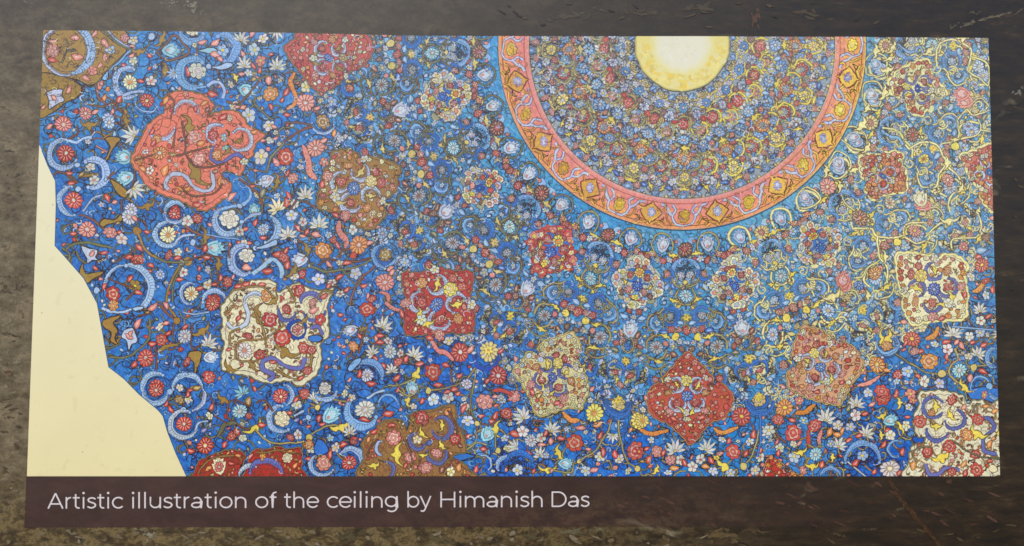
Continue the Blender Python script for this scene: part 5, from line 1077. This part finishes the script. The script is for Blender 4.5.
def stone_colour(nt, co):
    """colour of the blurred photograph of weathered stone printed over the whole board"""
    N_, K = nt.nodes.new, nt.links.new
    sx = N_('ShaderNodeSeparateXYZ'); K(co, sx.inputs[0]); X, Z = sx.outputs['X'], sx.outputs['Z']
    big = noise(nt, co, 3.0, 3, .5)
    mid = noise(nt, mapping(nt, co, (1, 1, 1.6), (0, .1, 0)), 30, 10, .78, .15)
    fine = noise(nt, mapping(nt, co, (1, 1, 1.5), (0, -.3, 0)), 90, 8, .75, .2)
    streak = noise(nt, mapping(nt, co, (.8, 1, 3.2), (0, .45, 0)), 30, 8, .7, .3)
    hot = noise(nt, mapping(nt, co, (1, 1, 1.6), (0, .2, 0), (3, 0, 7)), 46, 10, .78, .2)
    # left: grey-tan plaster
    left = ramp(nt, mid, [(.36, (62,52,38)), (.43, (92,79,58)), (.49, (108,96,76)), (.54, (118,106,86)), (.57, (142,130,106)), (.60, (104,88,66)), (.66, (66,54,40))])
    right = ramp(nt, streak, [(.36, (30,21,12)), (.5, (44,32,19)), (.6, (56,42,26)), (.70, (80,64,42))])
    wx = math_node(nt, 'ADD', math_node(nt, 'MULTIPLY', X, -3.0), math_node(nt, 'MULTIPLY', big, 1.1))
    bot = math_node(nt, 'MULTIPLY', math_node(nt, 'SUBTRACT', -.1, Z), 2.2, True)
    wl = math_node(nt, 'ADD', wx, math_node(nt, 'MULTIPLY', bot, -.2))
    wl = math_node(nt, 'SUBTRACT', wl, .62, True)
    base = mixc(nt, wl, right, left)
    # bottom band: mossy brown mottles
    moss = ramp(nt, hot, [(.38, (32,22,10)), (.45, (64,50,28)), (.50, (92,76,46)), (.555, (134,116,80)), (.59, (98,80,48)), (.65, (60,46,26))])
    wb = math_node(nt, 'MULTIPLY', math_node(nt, 'SUBTRACT', -.232, Z), 26, True)
    wr = math_node(nt, 'SUBTRACT', 1.0, math_node(nt, 'MULTIPLY', math_node(nt, 'ADD', X, .02), 3.2, True))
    wm = math_node(nt, 'MULTIPLY', math_node(nt, 'MULTIPLY', wb, wr), .85)
    base = mixc(nt, wm, base, moss)
    # top strip: smooth dull grey-brown
    top = ramp(nt, mid, [(.38, (58,49,36)), (.5, (68,59,46)), (.62, (82,72,56))])
    tr = mixc(nt, math_node(nt, 'MULTIPLY', math_node(nt, 'ADD', X, .05), 2.4, True), top, right)
    wt = math_node(nt, 'MULTIPLY', math_node(nt, 'SUBTRACT', Z, .12), 7, True)
    base = mixc(nt, math_node(nt, 'MULTIPLY', wt, .85), base, tr)
    # scattered pale flakes and dark pits
    fl = math_node(nt, 'MULTIPLY', math_node(nt, 'SUBTRACT', noise(nt, mapping(nt, co, (.8, 1, 1.9), (0, .35, 0), (1, 5, 2)), 21, 4, .55, .8), .64), 9, True)
    notop = math_node(nt, 'SUBTRACT', 1.0, math_node(nt, 'MULTIPLY', wt, .72))
    base = mixc(nt, math_node(nt, 'MULTIPLY', math_node(nt, 'MULTIPLY', fl, .55), notop), base, tuple(lin(v) for v in (150,140,116)))
    pit = math_node(nt, 'MULTIPLY', math_node(nt, 'SUBTRACT', .36, noise(nt, mapping(nt, co, (1, 1, 1.8), (0, -.2, 0), (8, 1, 2)), 44, 4, .6)), 8, True)
    base = mixc(nt, math_node(nt, 'MULTIPLY', math_node(nt, 'MULTIPLY', pit, .6), notop), base, tuple(lin(v) for v in (48,38,28)))
    d = math_node(nt, 'ADD', math_node(nt, 'MULTIPLY', fine, 1.1), .47)
    d = math_node(nt, 'ADD', d, math_node(nt, 'MULTIPLY', math_node(nt, 'SUBTRACT', noise(nt, co, 420, 3, .7), .5), .8))
    s = N_('ShaderNodeVectorMath'); s.operation = 'SCALE'; K(base, s.inputs[0]); K(d, s.inputs['Scale'])
    w_ = mixc(nt, 1.0, s.outputs[0], (.84, .79, .69), 'MULTIPLY')
    return w_, X, Z
def stone_material():
    m, nt, N_, K = nodes_of('printed_stone')
    co = obj_coord(nt); c, X, Z = stone_colour(nt, co)
    finish(nt, c, ROUGH); return m
def strip_material():
    m, nt, N_, K = nodes_of('caption_ink')
    co = obj_coord(nt); c, X, Z = stone_colour(nt, co)
    under = noise(nt, mapping(nt, co, (1, 1, 2.4), (0, -.35, 0)), 24, 4, .6, .5)
    ov = ramp(nt, under, [(.35, (56,35,33)), (.5, (62,39,37)), (.7, (73,46,43))])
    fade = math_node(nt, 'SUBTRACT', .90, math_node(nt, 'MULTIPLY', math_node(nt, 'ADD', X, .16), 1.5, True), True)
    tr_ = math_node(nt, 'MULTIPLY', math_node(nt, 'ADD', X, .02), 3.6, True)
    darker = mixc(nt, tr_, mixc(nt, 1.0, c, (.66, .55, .52), 'MULTIPLY'), c)
    finish(nt, mixc(nt, math_node(nt, 'MAXIMUM', fade, .0), darker, ov), ROUGH); return m
def plain(name, rgb, rough=.45, var=.12):
    m, nt, N_, K = nodes_of(name); co = obj_coord(nt); c = tuple(lin(v) for v in rgb)
    finish(nt, mixc(nt, math_node(nt, 'MULTIPLY', noise(nt, co, 300, 3), var), c, tuple(v*.6 for v in c)), rough); return m

M_PRINT, M_PAPER, M_STONE, M_STRIP = print_material(), paper_material(), stone_material(), strip_material()
M_TEXT = plain('white_lettering', (220,208,208))
M_EDGE = plain('board_edge', (70,66,60), .5)

# ------------------------------------------------------------------ the board and its printed parts
board = bpy.data.objects.new('information_board', None); COL.objects.link(board)
board.location = (0, 0, -.75)
board['label'] = 'brown stone-patterned information board showing a blue floral ceiling painting above a maroon caption strip'
board['category'] = 'information board'
def child(name, par, label=None):
    o = bpy.data.objects.new(name, None); COL.objects.link(o); o.parent = par
    if label: o['label'] = label
    return o
def mesh(name, v, f, mat, parent):
    me = bpy.data.meshes.new(name); me.from_pydata(v, [], f); me.update(); me.materials.append(mat)
    o = bpy.data.objects.new(name, me); COL.objects.link(o); o.parent = parent; return o
# panel: a bevelled slab, its printed face at y = 0
import bmesh
bm = bmesh.new(); bmesh.ops.create_cube(bm, size=1)
for v in bm.verts: v.co = (v.co.x*1.9-.02, v.co.y*.018+.0092, v.co.z*1.16-.01)
bmesh.ops.bevel(bm, geom=bm.edges[:], offset=.003, segments=3, affect='EDGES', profile=.6)
me = bpy.data.meshes.new('backing_panel'); bm.to_mesh(me); bm.free(); me.materials.append(M_STONE)
panel = bpy.data.objects.new('backing_panel', me); COL.objects.link(panel); panel.parent = board
panel['label'] = 'brown and grey panel face printed with a blurred picture of weathered stone'

LABELS = dict(painted_ground='blue painted ground with fine pen curls', painted_flowers='red, white and pale blue flowers, leaves and scrolls over the blue ground',
    dome_field='tightly packed small blossoms between the ring and the sun disc', ring_border='salmon pink and orange ring with yellow and lilac flowers',
    sun_disc='pale yellow disc with a white middle at the top edge', cream_margin='bare cream paper beside the cut edge of the painting')
first = PARTS['painted_ground'].build('illustration', M_PRINT, board)
first['label'] = 'floral ceiling painting printed in blue, red, cream and yellow'
for k in ('painted_flowers', 'dome_field', 'ring_border', 'sun_disc', 'cream_margin'):
    o = PARTS[k].build(k, M_PAPER if k in ('cream_margin', 'sun_disc') else M_PRINT, first); o['label'] = LABELS[k]
for key, nm in MEDPARTS:
    o = PARTS[key].build('medallion', M_PRINT, first); o['label'] = nm+' medallion filled with small flowers and scrolls'

# caption strip
c4 = [to_board(26.2, 476.4), to_board(1003.5, 476.9), to_board(1006, 526.6), to_board(24.4, 527.4)]
strip = mesh('caption_strip', [(x, -.000004, z) for x, z in c4], [(0, 3, 2, 1)], M_STRIP, board)
strip['label'] = 'dark maroon caption strip fading out to the right'

# lettering: single-weight geometric strokes, cap height 1, x-height .735
XH = .735; SW = .09
def arc(cx, cy, rx, ry, a0, a1, n=None):
    n = n or max(4, int(abs(a1-a0)/9)); return [(cx+rx*cos(radians(a0+(a1-a0)*i/n)), cy+ry*sin(radians(a0+(a1-a0)*i/n))) for i in range(n+1)]
h = XH/2; O = .355; hs = h-SW/2+.01; os_ = O-SW/2+.02
def dot(x, y=1.0): return ('dot', x, y)
S2 = SW/2
GL = {  # glyph: (advance, strokes)
 'A': (.98, [[(.06, 0), (.49, 1.0-.02)], [(.49, .98), (.92, 0)], [(.20, .30), (.78, .30)]]),
 'r': (.48, [[(.15, 0), (.15, XH)], arc(.43, XH-.30, .28, .27, 178, 92)]),
 't': (.50, [[(.21, .92), (.21, .22)]+arc(.38, .20, .17, .165, 190, 290, 8), [(.04, XH-S2), (.44, XH-S2)]]),
 'i': (.34, [[(.17, 0), (.17, XH)], dot(.17)]),
 'l': (.34, [[(.17, 0), (.17, 1.05)]]),
 's': (.60, [[(.53, .60), (.42, .67), (.29, .685), (.16, .64), (.10, .55), (.14, .45), (.30, .385), (.46, .33), (.53, .23), (.49, .12), (.36, .05), (.22, .045), (.06, .125)]]),
 'c': (.70, [arc(.07+O, h, os_, hs, 42, 318)]),
 'e': (.78, [[(.10, h-.005), (.07+2*O-.03, h-.005)], arc(.07+O, h, os_, hs, 2, 322)]),
 'o': (.84, [arc(.42, h, os_, hs, 0, 360)]),
 'a': (.78, [[(.62, 0), (.62, .44)]+arc(.38, .44, .24, .245, 0, 142, 12), arc(.35, .20, .265, .155, 80, 280, 16)+[(.50, .07), (.62, .20)], [(.35, .355), (.62, .355)]]),
 'u': (.84, [[(.14, XH), (.14, .32)]+arc(.42, .32, .28, .27, 180, 330, 14)+[(.70, .30)], [(.70, 0), (.70, XH)]]),
 'n': (.84, [[(.14, 0), (.14, XH)], [(.14, .42)]+arc(.42, .41, .28, .27, 155, 0, 14)+[(.70, 0)]]),
 'h': (.84, [[(.14, 0), (.14, 1.05)], [(.14, .42)]+arc(.42, .41, .28, .27, 155, 0, 14)+[(.70, 0)]]),
 'm': (1.32, [[(.14, 0), (.14, XH)], [(.14, .42)]+arc(.40, .42, .26, .265, 155, 0, 12)+[(.66, 0)], [(.66, .42)]+arc(.92, .42, .26, .265, 165, 0, 12)+[(1.18, 0)]]),
 'f': (.44, [[(.20, 0), (.20, .82)]+arc(.38, .82, .18, .18, 180, 75, 8), [(.03, XH-S2), (.42, XH-S2)]]),
 'b': (.86, [[(.14, 0), (.14, 1.05)], arc(.14+.32, h, .32, hs, 180, 540, 34)]),
 'g': (.88, [[(.72, XH), (.72, .02)]+arc(.42, .02, .30, .27, 0, -140, 12), arc(.40, h+.02, .32, hs-.02, 0, 360, 34)]),
 'y': (.70, [[(.04, XH), (.36, .03)], [(.67, XH), (.33, -.10), (.27, -.20), (.18, -.245), (.06, -.20)]]),
 'H': (1.12, [[(.17, 0), (.17, 1)], [(.95, 0), (.95, 1)], [(.17, .51), (.95, .51)]]),
 'D': (1.08, [[(.17, 0), (.17, 1)], [(.17, 1-S2), (.50, 1-S2)]+arc(.52, .5, .47, .5-S2, 90, -90, 26)+[(.17, S2)]]),
}
TV, TF = [], []
LZ = [0]
def tstroke(pts, to, w, cap):
    L = []; n = len(pts); LZ[0] += 1; yy = -.00012-(LZ[0] % 6)*8e-6
    for i, p in enumerate(pts):
        a = pts[max(0, i-1)]; b = pts[min(n-1, i+1)]
        if i == 0 or i == n-1: dx, dy = b[0]-a[0], b[1]-a[1]; f = 1
        else:
            d1 = (p[0]-a[0], p[1]-a[1]); d2 = (b[0]-p[0], b[1]-p[1]); l1 = hypot(*d1) or 1; l2 = hypot(*d2) or 1
            dx, dy = d1[0]/l1+d2[0]/l2, d1[1]/l1+d2[1]/l2; f = 2/max(1.0, hypot(dx, dy))
        d = hypot(dx, dy) or 1; nx_, ny_ = -dy/d*w/2*f, dx/d*w/2*f
        for s in (1, -1):
            X, Z = to(p[0]+s*nx_, p[1]+s*ny_); L.append((X, yy, Z))
    b0 = len(TV); TV.extend(L)
    for i in range(n-1): TF.append((b0+2*i, b0+2*i+1, b0+2*i+3, b0+2*i+2))
CAP = 15.6
for word, x0, x1 in (('Artistic', 47.4, 123.4), ('illustration', 132.4, 246.4), ('of', 255.2, 277.4), ('the', 283.4, 319.2), ('ceiling', 326.8, 397.6), ('by', 407.4, 431.4), ('Himanish', 440.4, 542.6), ('Das', 551.6, 589.6)):
    tot = sum(GL[ch][0] for ch in word)
    firstp = min(p[0] for s in GL[word[0]][1] if s[0] != 'dot' for p in s)-S2
    lastp = tot-GL[word[-1]][0]+max(p[0] for s in GL[word[-1]][1] if s[0] != 'dot' for p in s)+S2
    kx = (x1-x0)/(lastp-firstp); pen_x = -firstp
    for ch in word:
        adv, st = GL[ch]
        def to(u, v, px=pen_x):
            x = x0+(px+u)*kx; yb = 508.6-(x-47)*1.7/543
            return to_board(x, yb-v*CAP)
        for s in st:
            if s[0] == 'dot':
                LZ[0] += 1; b0 = len(TV); yy = -.00012-(LZ[0] % 6)*8e-6
                for i in range(10):
                    X, Z = to(s[1]+.075*cos(.2*pi*i), s[2]-.01+.075*sin(.2*pi*i)); TV.append((X, yy, Z))
                TF.append(tuple(range(b0, b0+10)))
            else: tstroke(s, to, SW, False)
        pen_x += adv
txt = mesh('caption_lettering', TV, TF, M_TEXT, strip)
txt['label'] = 'thin white rounded letters of the caption'

# loose details of the stone print: pale flakes and one slanting reddish streak, printed on the panel
CUR = Sheet()
def flake(x, y, w, hh, rot, c, n=9):
    ring = []
    for i in range(n):
        a = 2*pi*i/n; q = random.uniform(.45, 1.15); px, py = w*q*cos(a), hh*q*sin(a)
        X, Z = to_board(x+px*cos(rot)-py*sin(rot), y+px*sin(rot)+py*cos(rot)); ring.append(len(CUR.v)); CUR.v.append((X, FY[0], Z)); CUR.c.append(ink(c))
    CUR.f.append(ring); FY[0] -= 4e-7
FY = [-1.0e-5]
for x, y, w, hh, rt, c in ((172,3,7,2.5,.1,(128,124,104)),(193,6,8,6,.5,(130,126,108)),(203,13,4,2,0,(128,124,106)),(27,3,4,2,.2,(120,114,102)),(1000,15,20,2.2,-.25,(120,106,84)),(968,24,10,2.2,-.4,(116,104,80)),(952,27,6,1.6,-.6,(104,92,68)),(975,13,7,1.5,-.1,(96,84,64)),(1019,92,4,5,.3,(128,120,110)),
    (150,535,9,4.5,.25,(150,142,122)),(140,530,6,2,.2,(140,132,112)),(117,537,7,3,.1,(120,106,82)),(8,243,7,3,.1,(136,124,100)),(10,318,8,2.5,.15,(134,122,98)),(14,327,6,2,.3,(130,118,94)),(6,352,7,4,0,(128,116,92)),(15,362,6,3,.2,(134,124,102)),(12,297,7,2,.3,(120,106,84)),(6,276,4,2,0,(66,56,42)),(17,287,3,4,.4,(62,52,40)),(8,140,9,2.5,.1,(116,104,88)),(12,335,10,1.5,.2,(62,50,38)),(10,372,6,2.5,.1,(90,58,40)),(20,450,1.2,5,.3,(120,110,90)),
    (570,16,22,4,-.1,(76,66,50)),(600,10,8,2,0,(80,72,55)),(640,14,14,3,.1,(78,66,50)),(755,20,5,11,.1,(92,64,46)),(810,14,16,4,.2,(78,66,48)),(700,8,20,4,-.1,(74,62,47)),
    (572,531,16,3,.0,(112,104,78)),(600,529,8,2,.2,(118,110,84)),(530,536,10,3,.1,(92,84,60)),(640,538,12,4,.2,(100,84,56)),(716,535,18,6,-.2,(100,80,52)),(735,541,9,4,.4,(106,86,56)),(440,540,14,4,.1,(96,84,58)),(350,536,16,4,-.2,(88,78,54)),(290,540,12,5,.2,(90,78,54)),(230,533,14,3,.1,(106,94,68)),(190,538,10,4,-.3,(84,72,50)),(872,529,6,1.2,0,(110,98,76)),(820,505,16,2.5,.4,(78,64,46)),(836,534,10,2,.3,(78,64,46)),(760,532,14,2,.3,(84,66,46))):
    if 27 < y < 528 and 25 < x < 1002: continue
    if w*hh > 12: flake(x, y, w*.55, hh*.5, rt, mix(c, (84,76,60), .2))
    for k in range(9):
        u, v = random.gauss(0, .55)*w, random.gauss(0, .55)*hh
        X_, Y_ = x+u*cos(rt)-v*sin(rt), y+u*sin(rt)+v*cos(rt)
        if 25 < X_ < 1003 and 29 < Y_ < 527.5: continue
        flake(X_, Y_, w*random.uniform(.12, .4), hh*random.uniform(.18, .5), rt+random.uniform(-.5, .5), mix(c, (84,76,60), random.uniform(.05, .55)), 8)
for k in range(420):                       # small chips and pits of the weathered stone
    if k < 130: x, y = random.uniform(-14, 23), random.uniform(150, 545); w_, h_ = random.uniform(1, 5), random.uniform(.7, 2.2)
    elif k < 280: x, y = random.uniform(-10, 720), random.uniform(530, 552); w_, h_ = random.uniform(1.5, 7), random.uniform(.7, 2.6)
    else: x, y = random.choice([(random.uniform(1007, 1040), random.uniform(20, 540)), (random.uniform(680, 1020), random.uniform(530, 550)), (random.uniform(500, 1020), random.uniform(2, 30))]); w_, h_ = random.uniform(1.5, 8), random.uniform(.6, 1.6)
    if k >= 280 and k % 2: x, y = random.uniform(612, 1000), random.uniform(481, 526); flake(x, y, w_*1.3, h_*1.3, random.uniform(.1, .6), mix((92,66,56), (64,46,38), random.random()), 8); continue
    if 24.2-8 < x+w_ and x < 1003 and 29 < y < 528.5 and x > 24.2-w_: continue
    if x > 45 and y < 31 and y+h_ > 29: continue
    c = random.choice([(132,120,96), (118,104,80), (76,64,48), (70,58,42), (140,128,106), (96,80,56)]) if k < 280 else random.choice([(82,68,50), (72,58,42), (34,26,18)])
    flake(x, y, w_, h_, random.uniform(-.5, .7), mix(c, (90,76,56), random.uniform(.1, .5)), 8)
for i in range(60):                        # slanting reddish streak in the printed stone
    t = i/59; x = 889+t*48+random.uniform(-1, 1); y = 480+t*66+3*sin(t*5)
    flake(x, y, random.uniform(2.6, 4.6), random.uniform(1.4, 2.8), .9, mix((62,44,31), (82,60,45), random.random()), 7)
streaks = CUR
# these marks belong to the printed face: add them to the panel's own mesh with its second ink
pm = panel.data; pm.materials.append(M_PRINT)
bm = bmesh.new(); bm.from_mesh(pm)
lay = bm.verts.layers.float_color.new('ink')
vs = [bm.verts.new(v) for v in streaks.v]
for v, c in zip(vs, streaks.c): v[lay] = (*c, 1)
for f in streaks.f:
    nf = bm.faces.new([vs[i] for i in f]); nf.material_index = 1
bm.to_mesh(pm); bm.free()

# ------------------------------------------------------------------ camera, light, world
cd = bpy.data.cameras.new('camera'); cam = bpy.data.objects.new('camera', cd); COL.objects.link(cam)
cd.sensor_width = 36; cd.lens = F_PX/1024*36; cd.clip_start = .01; cd.clip_end = 200
cam.rotation_euler = CAM_ROT; cam.location = (CAM_LOC[0], CAM_LOC[1], CAM_LOC[2]-.75)
scene.camera = cam
w = bpy.data.worlds.new('World'); scene.world = w; w.use_nodes = True
nt = w.node_tree; bg = nt.nodes['Background']; sky = nt.nodes.new('ShaderNodeTexSky'); sky.sky_type = 'NISHITA'; sky.sun_disc = False
SUN_EL, SUN_AZ = radians(48), radians(205)       # behind the camera, to its left
sky.sun_elevation = SUN_EL; sky.sun_rotation = SUN_AZ
nt.links.new(sky.outputs[0], bg.inputs[0]); bg.inputs[1].default_value = .10
sd = bpy.data.lights.new('sun', 'SUN'); sun = bpy.data.objects.new('sun', sd); COL.objects.link(sun)
sd.energy = 1.5; sd.angle = radians(14); sd.color = (1, .95, .86)
import mathutils
dirv = mathutils.Vector((sin(SUN_AZ)*cos(SUN_EL), cos(SUN_AZ)*cos(SUN_EL), sin(SUN_EL)))   # towards the sun
sun.rotation_euler = dirv.to_track_quat('Z', 'Y').to_euler()
scene.view_settings.view_transform = 'Standard'; scene.view_settings.look = 'None'; scene.view_settings.gamma = 1
scene.view_settings.exposure = .80
scene.cycles.pixel_filter_type = 'BLACKMAN_HARRIS'; scene.cycles.filter_width = 1.6
# print('verts', sum(len(p.v) for p in PARTS.values()), 'levels', max(GRID))
